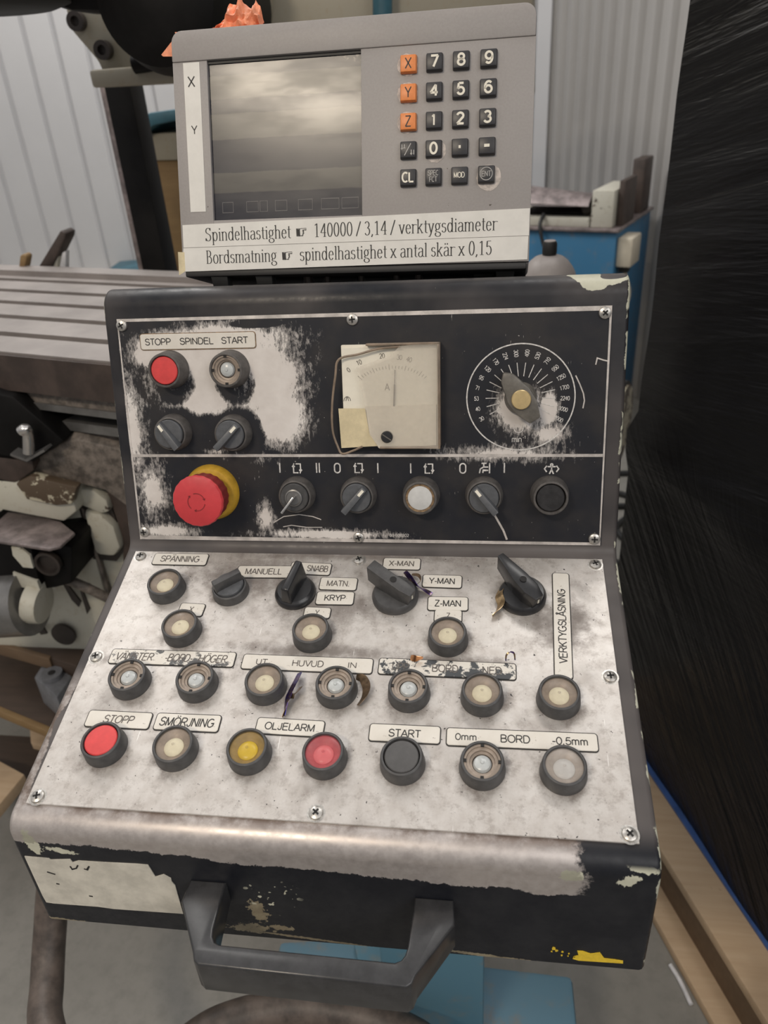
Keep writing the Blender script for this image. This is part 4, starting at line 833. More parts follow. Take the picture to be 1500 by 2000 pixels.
# ================================================================== digital readout
DY, DT = -.0403, .3338
RD = (Matrix.Rotation(DY, 3, 'Z') @ Matrix.Rotation(-DT, 3, 'X'))
DO = Vector((-.0093, .105, .2391)); DW, DH = .3224, .2052
nD = RD @ Vector((0, -1, 0))
MDp = Matrix((RD @ Vector((1, 0, 0)), RD @ Vector((0, 0, 1)), nD)).transposed().to_4x4()      # x right, y up, z out of the front
def onD(px, py, h=0.0):
    r = ray(px, py); t = ((DO - CAM).dot(nD) + h) / r.dot(nD); d = RD.transposed() @ (CAM + r * t - DO); return (d.x, d.z)
base_M = MDp.copy(); base_M.translation = DO + Vector((0, 0, Z0))
dro = thing('digital_readout', 'grey digital readout unit with dark screen and keypad on top of the console', 'display unit', base_M)
HW = DW / 2
shell = [(-HW + .003, -.004), (HW - .003, -.004), (HW, 0), (HW, .004)] + [(HW - .010 + .010 * math.cos(PI / 2 * i / 6), DH - .010 + .010 * math.sin(PI / 2 * i / 6)) for i in range(7)] + [(-HW + .010 - .010 * math.sin(PI / 2 * i / 6), DH - .010 + .010 * math.cos(PI / 2 * i / 6)) for i in range(7)] + [(-HW, .004), (-HW, 0)]
c = prism(shell, -.085, -.0062, .0012, 2); obj('case', c, M_CASE, dro, label='grey hammered case')
obj('top_band', prism([(-HW, .1795), (HW, .1795)] + shell[4:18], -.007, .0012, .0012, 2), M_CASE, dro)
sx0, sx1, sy0, sy1 = -.1285, .0125, .0435, .1795
obj('front_frame', merge(box(-HW, sx0, 0, .1795, -.0065, 0, .0003), box(sx1, HW, 0, .1795, -.0065, 0, .0003), box(sx0, sx1, 0, sy0, -.0065, 0, .0003)), M_CASE, dro)
obj('bottom_edge', box(-HW + .002, HW - .002, -.0065, -.0005, -.080, .0, .0015), M_CASE_DARK, dro)
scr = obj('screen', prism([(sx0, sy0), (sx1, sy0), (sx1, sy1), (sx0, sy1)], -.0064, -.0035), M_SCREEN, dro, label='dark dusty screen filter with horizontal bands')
sb = []
for x0, x1 in ((435, 455), (482, 504), (508, 522), (538, 560), (583, 610), (628, 662), (668, 700)):
    a = onD(x0, 408, -.0035); c_ = onD(x1, 388, -.0035); sb.append([(a[0], .0505), (c_[0], .0505), (c_[0], .0595), (a[0], .0595), (a[0], .0505)])
obj('status_boxes', strokes(sb, .0005, -.0035, th=.0001), plain('faint_screen_print', (.050, .050, .058), .35), scr)
obj('band_shadow', box(sx0 + .0002, sx1 - .0002, .1770, .1796, -.0062, -.0022), M_CASE_DARK, dro)  # dark strip standing in for the shadow under the top band
st = obj('axis_strip', prism([(-.1505, .0515), (-.1355, .0515), (-.1355, .1785), (-.1510, .1785)], 0, .0005), M_STICKER, dro, label='white axis strip lettered X and Y')
obj('lettering', merge(text_bm('X', h=.0085, w=.0062, cx=onD(374, 160)[0], cy=onD(374, 160)[1], z=.0005), text_bm('Y', h=.0070, w=.0050, cx=onD(380, 254)[0], cy=onD(380, 254)[1], z=.0005)), M_INK, st)
# narrow book face drawn with strokes
def stem(x, y0, y1, top=True, bot=True, s=.075):
    r = [[(x, y0), (x, y1)]]
    if bot: r.append([(x - s, y0 + .012), (x + s, y0 + .012)])
    if top == 'l': r.append([(x - s, y1 - .05), (x, y1 - .005)])
    elif top: r.append([(x - s, y1 - .012), (x + s, y1 - .012)])
    return r
X = .66
def arch(x0, x1): m = (x0 + x1) / 2; return [[(x0, X * .72)] + arc(m, X * .74, (x1 - x0) / 2, X * .25, 170, 0, 10) + [(x1, .0)], [(x1 - .07, .012), (x1 + .07, .012)]]
def bowl(x0, x1, y0=0.0, y1=X): return [arc((x0 + x1) / 2, (y0 + y1) / 2, (x1 - x0) / 2, (y1 - y0) / 2, 0, 360, 22)]
GL = {
 'S': ([arc(.21, .76, .15, .22, 20, 180, 10) + arc(.21, .76, .15, .20, 180, 262, 6) + arc(.21, .25, .16, .27, 82, 0, 6) + arc(.21, .25, .16, .24, 0, -165, 12), [(.35, .98), (.35, .78)], [(.05, .22), (.05, .02)]], .46),
 'B': (stem(.09, 0, 1, True, True) + [[(.09, .985), (.2, .985)] + arc(.2, .76, .13, .225, 90, -90, 10) + [(.09, .525)], [(.09, .525), (.22, .525)] + arc(.22, .27, .15, .255, 90, -90, 10) + [(.09, .015)]], .46),
 'p': (stem(.09, -.3, X, 'l', True) + bowl(.09, .36), .44), 'd': (stem(.34, 0, 1, 'l', False) + [[(.34, .012), (.42, .012)]] + bowl(.06, .34), .45),
 'g': (bowl(.07, .31, .20, X) + [[(.29, .62), (.40, .66)], [(.12, .24), (.08, .12), (.14, .05), (.28, .03)] + arc(.22, -.13, .16, .155, 70, -90, 8) + arc(.22, -.13, .17, .155, -90, -230, 8)], .42),
 'i': (stem(.11, 0, X, 'l', True) + [[(.11, .83), (.11, .93)]], .22), 'l': (stem(.11, 0, 1, 'l', True), .22), 'n': (stem(.09, 0, X, 'l', True) + arch(.09, .34), .45), 'h': (stem(.09, 0, 1, 'l', True) + arch(.09, .34), .45),
 'm': (stem(.09, 0, X, 'l', True) + arch(.09, .32) + arch(.32, .55), .66), 'r': (stem(.09, 0, X, 'l', True) + [arc(.24, .50, .15, .13, 175, 45, 8)], .33),
 'e': ([[(.07, .36), (.33, .36)] + arc(.20, .36, .13, .29, 0, 180, 12) + arc(.20, .32, .135, .32, 180, 325, 12)], .40), 'o': (bowl(.06, .36), .42),
 'a': ([arc(.19, .50, .12, .155, 165, 0, 8) + [(.31, .08), (.36, .01), (.40, .05)], [(.31, .40)] + arc(.17, .18, .11, .18, 90, 270, 10) + [(.24, .02), (.31, .12)]], .41),
 's': ([arc(.17, .50, .105, .15, 25, 180, 8) + arc(.17, .49, .105, .13, 180, 260, 5) + arc(.17, .18, .115, .19, 80, 0, 5) + arc(.17, .17, .115, .165, 0, -165, 9)], .35),
 't': ([[(.13, .88), (.13, .12)] + arc(.21, .12, .08, .11, 180, 300, 6), [(.03, X - .015), (.25, X - .015)]], .27),
 'k': (stem(.09, 0, 1, 'l', True) + [[(.10, .28), (.32, .64)], [(.17, .40), (.36, .01)], [(.24, .648), (.40, .648)], [(.28, .012), (.43, .012)]], .44),
 'v': ([[(.07, .65), (.21, .0)], [(.21, .0), (.35, .65)], [(.0, .648), (.14, .648)], [(.28, .648), (.41, .648)]], .42), 'y': ([[(.07, .65), (.21, .0)], [(.35, .65), (.19, -.10), (.12, -.27), (.04, -.26)], [(.0, .648), (.14, .648)], [(.28, .648), (.41, .648)]], .42),
 'x': ([[(.06, .65), (.35, .0)], [(.34, .65), (.05, .0)], [(.0, .648), (.13, .648)], [(.27, .648), (.40, .648)], [(-.01, .012), (.12, .012)], [(.28, .012), (.42, .012)]], .43),
 '0': (bowl(.06, .36, 0, 1.0), .43), '1': ([[(.21, .0), (.21, .99)], [(.08, .86), (.21, .98)], [(.10, .012), (.32, .012)]], .43),
 '3': ([arc(.19, .76, .13, .225, 155, -70, 12) + arc(.20, .27, .15, .27, 80, -155, 14)], .43), '4': ([[(.29, .0), (.29, .98)], [(.29, .98), (.04, .30)], [(.04, .30), (.39, .30)], [(.20, .012), (.38, .012)]], .43),
 '5': ([[(.34, .97), (.11, .97)], [(.11, .97), (.09, .56)], [(.09, .56)] + arc(.20, .31, .15, .31, 110, -155, 16)], .43), ',': ([[(.10, .06), (.10, .0), (.05, -.15)]], .2), '/': ([[(.02, -.05), (.30, 1.02)]], .33), ' ': ([], .2),
 'ä': (None, .41), '>': ([[(.0, .12), (.16, .12), (.16, .66), (.0, .66), (.0, .12)], [(.16, .62), (.30, .68), (.62, .68), (.62, .56), (.36, .56)], [(.40, .56), (.44, .44), (.36, .42)], [(.42, .42), (.44, .30), (.36, .28)], [(.40, .28), (.38, .14), (.16, .14)], [(.06, .15), (.06, .62)], [(.11, .15), (.11, .62)]], .72)}
GL['ä'] = (GL['a'][0] + [[(.12, .82), (.12, .92)], [(.26, .82), (.26, .92)]], .41)
def serif(s, px0, px1, py0, py1, cap, z):
    """book face line from its left foot to its right foot, both given on the front of the readout"""
    a = onD(px0, py0); c_ = onD(px1, py1); tot = sum(GL[ch][1] for ch in s) - .05
    L_ = math.hypot(c_[0] - a[0], c_[1] - a[1]); k = L_ / tot; ang = math.atan2(c_[1] - a[1], c_[0] - a[0]); x = 0; ls = []
    for ch in s:
        for pl in GL[ch][0]: ls.append([((x + px) * k, py * cap) for px, py in pl])
        x += GL[ch][1]
    return xf(strokes(ls, .00105, z, thin=.00042, th=.00012), T(a[0], a[1], 0) @ Rz(ang))
p = [onD(*q) for q in [(357, 440), (1035, 407), (1033, 460), (359, 484)]]
st1 = obj('speed_sticker', prism([p[3], p[2], p[1], p[0]], 0, .0007), M_STICKER, dro, label='upper white sticker with the spindle speed formula')
obj('lettering', merge(serif('Spindelhastighet  >  140000 / 3,14 / verktygsdiameter', 402, 970, 471.5, 450, .0118, .0007)), M_INK, st1)
p = [onD(*q) for q in [(359, 485), (1032, 461), (1030, 507), (357, 531)]]
st2 = obj('feed_sticker', prism([p[3], p[2], p[1], p[0]], 0, .0009), M_STICKER, dro, label='lower white sticker with the table feed formula')
obj('lettering', serif('Bordsmatning  >  spindelhastighet x antal skär x 0,15', 404, 960, 515.5, 497.5, .0118, .0009), M_INK, st2)
obj('peeled_corner', sheet(lambda a, b_: Vector((-.1585 - .0055 * a, -.001 + .017 * b_ - .004 * a * (1 - b_), .0006 + .0025 * a * a)), 4, 4, .0003), M_PAPER, st2)
# keypad
KX = [.0545, .0768, .0995, .1227]; KY = [.1640, .1412, .1180, .0952, .0725]
LEG = [['X', '7', '8', '9'], ['Y', '4', '5', '6'], ['Z', '1', '2', '3'], ['n/p', '0', '.', '-'], ['CL', 'SPEC FCT', 'MOD', 'ENT']]
for r in range(5):
    for q in range(4):
        x, y, s = KX[q], KY[r], LEG[r][q]
        orange = q == 0 and r < 3
        if orange or s in ('0', 'ENT'):
            rr = {'ENT': .0108, '0': .0093}.get(s, .0088); ox, oy = {'ENT': (.0022, -.0022), '0': (.0012, -.0014)}.get(s, (-.0012, .0002))
            n_ = 26; pts = [(x + ox + rr * random.uniform(.95, 1.05) * math.cos(2 * PI * i / n_), y + oy + rr * random.uniform(.95, 1.05) * math.sin(2 * PI * i / n_)) for i in range(n_)]
            obj('rubbed_patch', prism(pts, 0, .00025), plain('rubbed_pale_metal', (.46, .41, .38), .5, 0, .25, 250), dro)
        kw = .0148
        kb = hexa([(-kw / 2, -kw / 2, 0), (kw / 2, -kw / 2, 0), (kw / 2, kw / 2, 0), (-kw / 2, kw / 2, 0), (-kw / 2 + .0008, -kw / 2 + .0008, .0048), (kw / 2 - .0008, -kw / 2 + .0008, .0048), (kw / 2 - .0008, kw / 2 - .0008, .0048), (-kw / 2 + .0008, kw / 2 - .0008, .0048)], .0009, 2)
        ko = obj('key', kb, M_KEY_O if orange else M_KEY, dro, T(x, y, .0001), ('orange key ' if orange else 'black key ') + {'.': 'with a dot', '-': 'with a minus sign', 'n/p': 'with a measuring symbol'}.get(s, 'lettered ' + s))
        z = .0048
        if orange: bm_ = text_bm(s, h=.0082, z=z)
        elif s == 'n/p': bm_ = strokes([[(-.0030, -.0048), (.0026, .0048)], [(-.0052, .0000), (-.0052, .0042)], [(-.0060, .0012), (-.0052, .0), (-.0044, .0012)], [(-.0030, .0012), (-.0030, .0042)], [(.0030, -.0044), (.0030, -.0004)], [(.0022, -.0032), (.0030, -.0044), (.0038, -.0032)], [(.0052, -.0044), (.0052, -.0006)], [(-.0040, .0012), (-.0022, .0012)]], .0007, z)
        elif s == 'SPEC FCT': bm_ = merge(text_bm('SPEC', w=.0092, h=.0040, cy=.0026, z=z, bold=.006), text_bm('FCT', w=.0068, h=.0040, cy=-.0026, z=z, bold=.006))
        elif s == 'MOD': bm_ = text_bm('MOD', w=.0092, h=.0042, z=z, bold=.01)
        elif s == 'ENT': bm_ = merge(text_bm('ENT', w=.0078, h=.0042, z=z, bold=.004), strokes([arc(0, 0, .0052, .0052, 0, 360, 30)], .0006, z))
        elif s == '.': bm_ = strokes([[(0, -.0012), (0, .0012)]], .0018, z)
        elif s == '-': bm_ = strokes([[(-.0023, 0), (.0023, 0)]], .0024, z)
        elif s == 'CL': bm_ = text_bm('CL', w=.0100, h=.0076, z=z, bold=.03)
        else: bm_ = text_bm(s, h=.0086, w=.0036 if s == '1' else .0060, z=z, bold=.030)
        obj('legend', bm_, M_INK if orange else (M_LEGEND_DIM if s in ('ENT', 'SPEC FCT', 'n/p') else M_LEGEND), ko)
# feet and bolts under the unit stand on the sloping deck
dk = Vector((topc[0], topc[1])); 
def deck_z(y): return topc[1] - (y - topc[0]) * math.tan(AU)
Minv = (T(0, 0, Z0).inverted() @ base_M).inverted()
def foot(px, wpx, y, name, mat, rnd=False):
    x = hit(px, 545, Vector((0, 1, 0)), y).x; w = wpx / F_PX * .72; z0 = deck_z(y) + .0003; z1 = z0 + .0165
    bm_ = xf(lathe([(w / 2, 0), (w / 2, z1 - z0)], 20), T(x, y, z0)) if rnd else hexa([(x - w / 2 + .001, y - .007, z0), (x + w / 2 - .001, y - .007, z0), (x + w / 2 - .001, y + .007, z0 - .007 * .27), (x - w / 2 + .001, y + .007, z0 - .007 * .27), (x - w / 2, y - .008, z1 - .004), (x + w / 2, y - .008, z1 - .004), (x + w / 2, y + .010, z1), (x - w / 2, y + .010, z1)], .001)
    obj(name, bm_, mat, dro, Minv)
for px, w in ((434, 34), (520, 34), (986, 36)): foot(px, w, .118, 'rubber_foot', M_RUBBER)
foot(945, 40, .135, 'rubber_foot', M_RUBBER)
for px, w in ((602, 17), (640, 12), (706, 12), (775, 12), (818, 14)): foot(px, w, .128, 'bolt', M_IRON, True)

# orange cloth lying over the top edge of the readout
def cloth(a, b_):
    x = -.160 + .105 * a
    n_ = mnoise.noise(Vector((a * 5, b_ * 5, 1.3))); up_ = 0.0
    y = DH + .0006 + up_ * (1 + .5 * n_) * math.sin(PI * min(1, (1 - a) * 2.2 + .25)) + .0012 * (1 + n_)
    return base_M @ Vector((x, y, -.006 - .048 * b_ + .004 * n_ * a))
cb = sheet(cloth, 26, 12, .0009)
tq = [(*onD(*q_, -.026), -.026) for q_ in ((336, 80), (315, 107), (318, 110), (337, 110))]
tri = hexa([base_M @ Vector(q) for q in tq] + [base_M @ Vector((q[0], q[1], q[2] - .0012)) for q in tq])
def contour(a):
    P = ((0, .000), (.18, .002), (.30, .009), (.40, .0195), (.50, .0185), (.59, .0265), (.68, .0185), (.76, .0150), (.86, .0200), (.95, .0165), (1, .004))
    for (x0, y0), (x1, y1) in zip(P, P[1:]):
        if a <= x1: t = (a - x0) / (x1 - x0); return y0 + (y1 - y0) * t * t * (3 - 2 * t)
    return 0
def crumple(a, b_):
    n1 = mnoise.noise(Vector((a * 7, b_ * 4, 3.1))); n2 = mnoise.noise(Vector((a * 19, b_ * 9, 7.7)))
    return base_M @ Vector((onD(392, 58)[0] + (onD(503, 47)[0] - onD(392, 58)[0]) * a + .003 * n1 * b_, DH - .004 + (contour(a) * 1.1 + .0095) * b_, -.010 + .010 * math.sin(PI * b_) * (.5 + n1) - .010 * b_ + .003 * n2))
cj = [cb, sheet(crumple, 70, 16, .0009)]
tag(obj('cloth_scrap', merge(*cj, tri), M_CLOTH), 'crumpled orange cloth scrap on the top left of the readout', 'cloth')

# ================================================================== background: milling machine
def slab(pts, y, th, w=0.0, tw=None):         # solid body whose face towards the console lies in the plane y
    P = [atY(px, py, y) for px, py in pts]; d = tw or Vector((0, th, 0))
    bm_ = bmesh.new(); a = [bm_.verts.new(q) for q in P]; c_ = [bm_.verts.new(q + d) for q in P]; n_ = len(P)
    bm_.faces.new(a); bm_.faces.new(c_[::-1])
    for i in range(n_): bm_.faces.new((a[i], c_[i], c_[(i + 1) % n_], a[(i + 1) % n_]))
    bmesh.ops.recalc_face_normals(bm_, faces=bm_.faces); return bev(bm_, w)
def hslab(pts, zw, th, w=0.0):                # solid body with a level top at height zw
    P = [atZ(px, py, zw) for px, py in pts]; bm_ = prism([(q.x, q.y) for q in P], zw - th, zw, w); return bm_
mill = thing('milling_machine', 'old cream and brown milling machine with slotted table behind the console', 'machine', T(-.9, 1.0, 0))
MMI = T(-.9, 1.0, 0).inverted()
def mp(name, bm_, mat, label=None, parent=None): return obj(name, bm_, mat, parent or mill, MMI if parent is None else None, label)
ZT = 1.10
A0, A1_ = atZ(0, 686, ZT), atZ(225, 707, ZT); td = (A1_ - A0); td.z = 0; td.normalize(); tn = Vector((-td.y, td.x, 0))
Bk = atZ(115, 531, ZT); depth = (Bk - A0).dot(tn)
slots = [(atZ(110, yy, ZT) - A0).dot(tn) for yy in (556, 577, 601, 632, 667)]
slots = [s for s in ((atZ(0, 545, ZT) - A0).dot(tn), (atZ(0, 566, ZT) - A0).dot(tn), (atZ(0, 589, ZT) - A0).dot(tn), (atZ(0, 617, ZT) - A0).dot(tn), (atZ(0, 651, ZT) - A0).dot(tn))]
th = .066; pr = [(0, -th), (0, 0)]
for s in sorted(slots):
    pr += [(s - .011, 0), (s - .011, -.03), (s + .011, -.03), (s + .011, 0)]
pr += [(depth - .05, 0), (depth - .05, .012), (depth, .012), (depth, -th)]
bm_ = bmesh.new(); t0, t1 = -1.3, .58
ra = [bm_.verts.new(A0 + td * t0 + tn * n_ + Vector((0, 0, z))) for n_, z in pr]; rb_ = [bm_.verts.new(A0 + td * t1 + tn * n_ + Vector((0, 0, z))) for n_, z in pr]
bm_.faces.new(ra); bm_.faces.new(rb_[::-1])
for i in range(len(pr)): bm_.faces.new((ra[i], ra[(i + 1) % len(pr)], rb_[(i + 1) % len(pr)], rb_[i]))
bmesh.ops.recalc_face_normals(bm_, faces=bm_.faces)
mp('table', bm_, M_TABLE, 'grey table top with five slots')
def tb(t_0, t_1, n0, n1, z0, z1, w=0.0):      # block laid along the table
    o_ = A0.copy(); o_.z = 0; q = lambda t, n_, z: o_ + td * t + tn * n_ + Vector((0, 0, z))
    return hexa([q(t_0, n0, z0), q(t_1, n0, z0), q(t_1, n1, z0), q(t_0, n1, z0), q(t_0, n0, z1), q(t_1, n0, z1), q(t_1, n1, z1), q(t_0, n1, z1)], w)
mp('table_front', tb(-1.3, .58, -.006, .0, ZT - th, ZT - .004), M_BROWN, 'dark brown front edge of the table')
def z_on(px, py, n_):                          # height at which a sight line meets the upright plane n_ behind the table front
    q = A0 + tn * n_ - Vector((0, 0, Z0)); return hit(px, py, tn, q.dot(tn)).z + Z0
mp('base', tb(-.9, -.15, .22, .58, 0, ZT - .20, .02), M_CREAM)
mp('oil_gutter', tb(-1.3, .58, .012, .30, z_on(225, 806, .012), ZT - th - .0005), M_DIRTY)
mp('guide_strip', tb(-.02, .58, .008, .06, z_on(225, 819, .008), z_on(225, 806, .008)), M_STEEL, 'pale guide strip')
mp('dark_gap', tb(-1.3, .58, .09, .45, z_on(225, 850, .09), z_on(225, 800, .09) - .002), M_BODY)
mp('slide_rail', tb(.06, .52, .03, .088, z_on(225, 853, .03), z_on(225, 836, .03)), M_STEEL)
mp('saddle', tb(-.2, .52, .085, .45, .90, z_on(225, 854, .085)), M_CREAM)
# guard plates and fittings in front of the saddle
mp('stop_block', slab([(-60, 760), (25, 775), (95, 835), (125, 862), (60, 905), (-60, 890)], .50, .10, .004), M_BODY)
kb_ = [atY(42, 842, .47), atY(50, 838, .47), atY(55, 850, .475), atY(56, 884, .475)]
mp('clamp_stud', tube(kb_, .0095, 12, 5), M_CHROME, 'bright steel clamp stud')
mp('clamp_foot', slab([(20, 886), (50, 897), (85, 878), (88, 882), (52, 902), (20, 890)], .475, .03), M_STEEL)
mp('way_cover', slab([(64, 898), (118, 866), (150, 858), (240, 880), (262, 1000), (205, 958), (66, 922)], .52, .06, .003, Vector((0.02, .10, .05))), M_DIRTY, 'swarf covered grey guard plate')
mp('way_cover', slab([(-60, 872), (0, 884), (62, 896), (66, 920), (30, 945), (-60, 935)], .50, .06, .003, Vector((0.02, .10, .05))), M_BROWN, 'red brown guard plate')
mp('apron', slab([(-60, 915), (40, 940), (140, 965), (150, 1000), (125, 1020), (-60, 985)], .50, .12, .006), M_CREAM)
mp('chipped_corner', slab([(30, 945), (60, 930), (150, 952), (140, 985), (110, 988), (52, 976)], .49, .02, .003), M_CREAM_BAD, 'corner with paint chipped down to yellow and brown')
mp('knee', slab([(118, 1000), (135, 962), (175, 955), (270, 1010), (280, 1330), (150, 1300), (-60, 1265), (-60, 1130), (100, 1150)], .56, .30, .010), M_CREAM, 'cream painted knee casting')
mp('round_hole', xf(lathe([(0, 0), (.026, 0), (.026, .006), (0, .006)], 30), T(*atY(126, 1237, .553)) @ Matrix.Rotation(PI / 2, 4, 'X') @ Rz(0)), M_IRON)
mp('cover_gap', slab([(146, 951), (186, 953), (214, 975), (222, 1003), (232, 1030), (244, 1074), (228, 1096), (182, 1092), (166, 1042), (156, 1000)], .548, .03), M_IRON)
mp('side_cover', slab([(150, 955), (182, 958), (208, 978), (214, 1000), (198, 1005), (150, 985)], .53, .03, .006), M_CREAM)
mp('side_cover', slab([(160, 998), (195, 1005), (222, 1030), (236, 1072), (222, 1090), (185, 1085), (172, 1040)], .53, .04, .010), M_CREAM, 'rounded white cover plate')
mp('brown_column', slab([(205, 955), (275, 990), (290, 1110), (240, 1110), (238, 1050), (225, 1010)], .545, .05, .004), M_BROWN)
zs = atY(60, 1066, .43).z + .006
mp('knee_rib', slab([(112, 1005), (136, 985), (160, 996), (236, 1272), (214, 1280), (190, 1235)], .548, .02, .004), M_CREAM, 'upright rib of the knee')
mp('rib_gap', slab([(158, 992), (164, 996), (246, 1262), (240, 1268)], .546, .01), M_DIRTY)
for ch in ([(122, 1140), (130, 1140), (158, 1176), (154, 1186), (140, 1172)], [(155, 1150), (160, 1152), (176, 1190), (170, 1200)], [(66, 1222), (84, 1224), (92, 1238), (80, 1240)], [(40, 1233), (46, 1233), (47, 1240), (42, 1240)], [(144, 1052), (148, 1054), (150, 1066), (146, 1064)], [(150, 1084), (153, 1086), (154, 1094), (150, 1092)]):
    mp('bare_spot', slab(ch, .545, .004), M_IRON)
mp('flat_shelf', hslab([(-60, 992), (60, 1003), (118, 1018), (146, 1040), (118, 1066), (95, 1072), (-60, 1048)], zs, .006, .002), M_SHEET, 'scuffed flat steel shelf plate')
mp('gear_box', slab([(-60, 1050), (60, 1068), (80, 1150), (20, 1148), (-60, 1120)], .44, .12, .006), M_BODY, 'black box with chipped cream paint')
mp('gear_box_side', slab([(60, 1068), (112, 1062), (140, 1070), (140, 1140), (110, 1148), (80, 1152)], .455, .10, .004), M_BODY)
mp('paint_chip', slab([(22, 1068), (40, 1070), (58, 1085), (65, 1110), (45, 1108), (25, 1085)], .436, .006), M_CREAM)
mp('paint_chip', slab([(25, 1118), (72, 1135), (80, 1158), (28, 1142)], .436, .02), M_CREAM)
mp('bore', xf(lathe([(.024, 0), (.024, .01), (.019, .01), (.017, .002), (0, .002)], 28), T(*atY(97, 1097, .45)) @ Matrix.Rotation(PI / 2, 4, 'X')), M_IRON)
c0, c1 = atY(-70, 1185, .44), atY(60, 1176, .44); mot = tube([c0, c1], .062, 36, 1)
mp('motor', mot, M_STEEL, 'grey steel motor cylinder')
c2 = atY(86, 1180, .44); mp('motor_cap', tube([c1, c1 + (c2 - c1) * .9, c2], lambda t: .040 - .006 * t, 32, 3), M_CREAM, 'cream cap of the motor')
mp('drain_pipe', tube([atY(120, 1128, .50), atY(165, 1146, .50), atY(235, 1180, .52)], .0095, 12, 3), M_DIRTY)
# head above the table
def cyl(c_, ax, r0, r1, L, n=40):
    q = Vector(ax).to_track_quat('Z', 'Y').to_matrix().to_4x4(); return xf(lathe([(r0 * .92, 0), (r0, L * .06), (r1, L)], n), Matrix.Translation(c_) @ q)
mp('ram', slab([(395, -300), (1046, -300), (1046, 200), (430, 200), (395, 120)], 1.25, .5, .02), M_BEIGE, 'large beige ram casting')
mp('conduit', tube([atY(747, -200, 1.21), atY(747, 120, 1.21)], .020, 14, 1), M_TEAL, 'teal pipe')
mp('flange', slab([(128, 18), (150, -60), (520, -60), (505, 60), (470, 110), (340, 150), (205, 150), (190, 118), (142, 62)], 1.12, .10, .004), M_BEIGE, 'beige bolted flange')
mp('head_body', xf(lathe([(.06, 0), (.098, .02), (.112, .08), (.112, .34)], 48), T(*atY(292, -8, .80)) @ Matrix.Rotation(-PI / 2, 4, 'X')), M_BODY, 'black round spindle head')
mp('head_ring', tube([atY(px, py, 1.06) for px, py in ((412, -60), (405, 0), (385, 48), (352, 88), (310, 116), (262, 126))], .017, 12, 6), M_BODY)
for px, py in ((154, 42), (206, 98)):
    bo = mp('flange_bolt', xf(lathe([(.0175, 0), (.0175, .018), (.009, .018), (.009, .008), (0, .008)], 20), T(*atY(px, py, 1.115)) @ Matrix.Rotation(PI / 2, 4, 'X')), M_IRON)
mp('lower_bar', slab([(172, 137), (260, 130), (420, 112), (420, 160), (345, 163), (180, 172)], 1.06, .10, .006), M_BEIGE, 'grimy horizontal bar under the head')
mp('lower_bar_gap', slab([(255, 128), (420, 108), (420, 132), (262, 138)], 1.05, .08), M_BODY)
mp('spindle_disc', xf(lathe([(.10, 0), (.125, .008), (.13, .03), (.13, .09), (.10, .1), (.10, .3)], 48), T(*(atY(-20, 22, .75) - Vector((0, 0, .0))))), M_BODY, 'black disc of the spindle nose')
mp('arm_link', slab([(60, -60), (240, -60), (240, 25), (140, 22), (100, 10)], .84, .08, .01), M_BODY)

# post, crate and things behind the table
def post(px_t, px_b, y, w, d, mat, name, label, cat):
    tp, bt = atY(*px_t, y), atY(*px_b, y); x = (tp.x + bt.x) / 2
    return tag(obj(name, box(x - w / 2, x + w / 2, y, y + d, 0, tp.z + .02, .003), mat), label, cat)
pt, pb = atY(238, 165, 1.32), atY(292, 530, 1.32)
xm = (pt.x + pb.x) / 2
po = thing('support_post', 'tall black steel post rising behind the milling table', 'post', T(xm, 1.35, 0))
obj('column', box(-.031, .031, -.03, .05, 0, pt.z + .03, .002), M_BODY, po)
obj('cover_strip', box(-.047, -.032, -.02, .03, 0, pt.z + .03, .001), M_SHEET, po, label='pale strip along the left edge')
cr = thing('wooden_crate', 'yellow brown wooden crate with dark lid behind the black post', 'crate', T(*atY(310, 540, 1.75)))
CI = T(*atY(310, 540, 1.75)).inverted()
obj('crate_body', merge(slab([(276, 300), (360, 300), (400, 620), (330, 620)], 1.75, .35, .003)), M_WOOD_ORANGE, cr, CI)
obj('upper_rim', slab([(275, 262), (360, 258), (372, 312), (284, 314)], 1.74, .36, .003), M_BEIGE, cr, CI)
obj('lid', slab([(238, 258), (292, 220), (350, 212), (360, 232), (300, 245), (276, 264)], 1.70, .30, .004), M_TEAL, cr, CI, 'dark green lid')
bl = atZ(120, 512, .72)
bench = tag(obj('wall_bench', hslab([(-80, 515), (140, 505), (290, 484), (360, 480), (400, 560), (-80, 560)], .66, .66, .004), M_PLINTH), 'pale low bench along the back wall behind the table', 'bench')
yb = 1.9
tag(obj('timber_offcut', slab([(72, 526), (118, 450), (128, 456), (127, 466), (98, 526)], 1.15, .05, .003), M_BROWN), 'brown timber offcut leaning up behind the milling table', 'offcut')
tag(obj('wooden_peg', slab([(36, 524), (38, 500), (45, 496), (52, 502), (48, 524)], 1.15, .03, .004), M_WOOD_ORANGE), 'short brown peg standing behind the table at far left', 'peg')
tag(obj('cream_jar', slab([(95, 526), (99, 500), (104, 496), (113, 498), (112, 526)], 1.16, .03, .005), M_CREAM), 'small cream jar beside the leaning timber offcut', 'jar')
tag(obj('pale_stick', slab([(115, 526), (121, 494), (128, 490), (128, 526)], 1.16, .02, .002), M_WHITESTICK), 'upright pale stick right of the cream jar', 'stick')
tag(obj('dark_rag', hslab([(212, 524), (232, 510), (262, 507), (290, 508), (290, 526), (250, 530)], .70, .03, .008), M_TEAL), 'dark rag lying on the pale wall bench', 'rag')

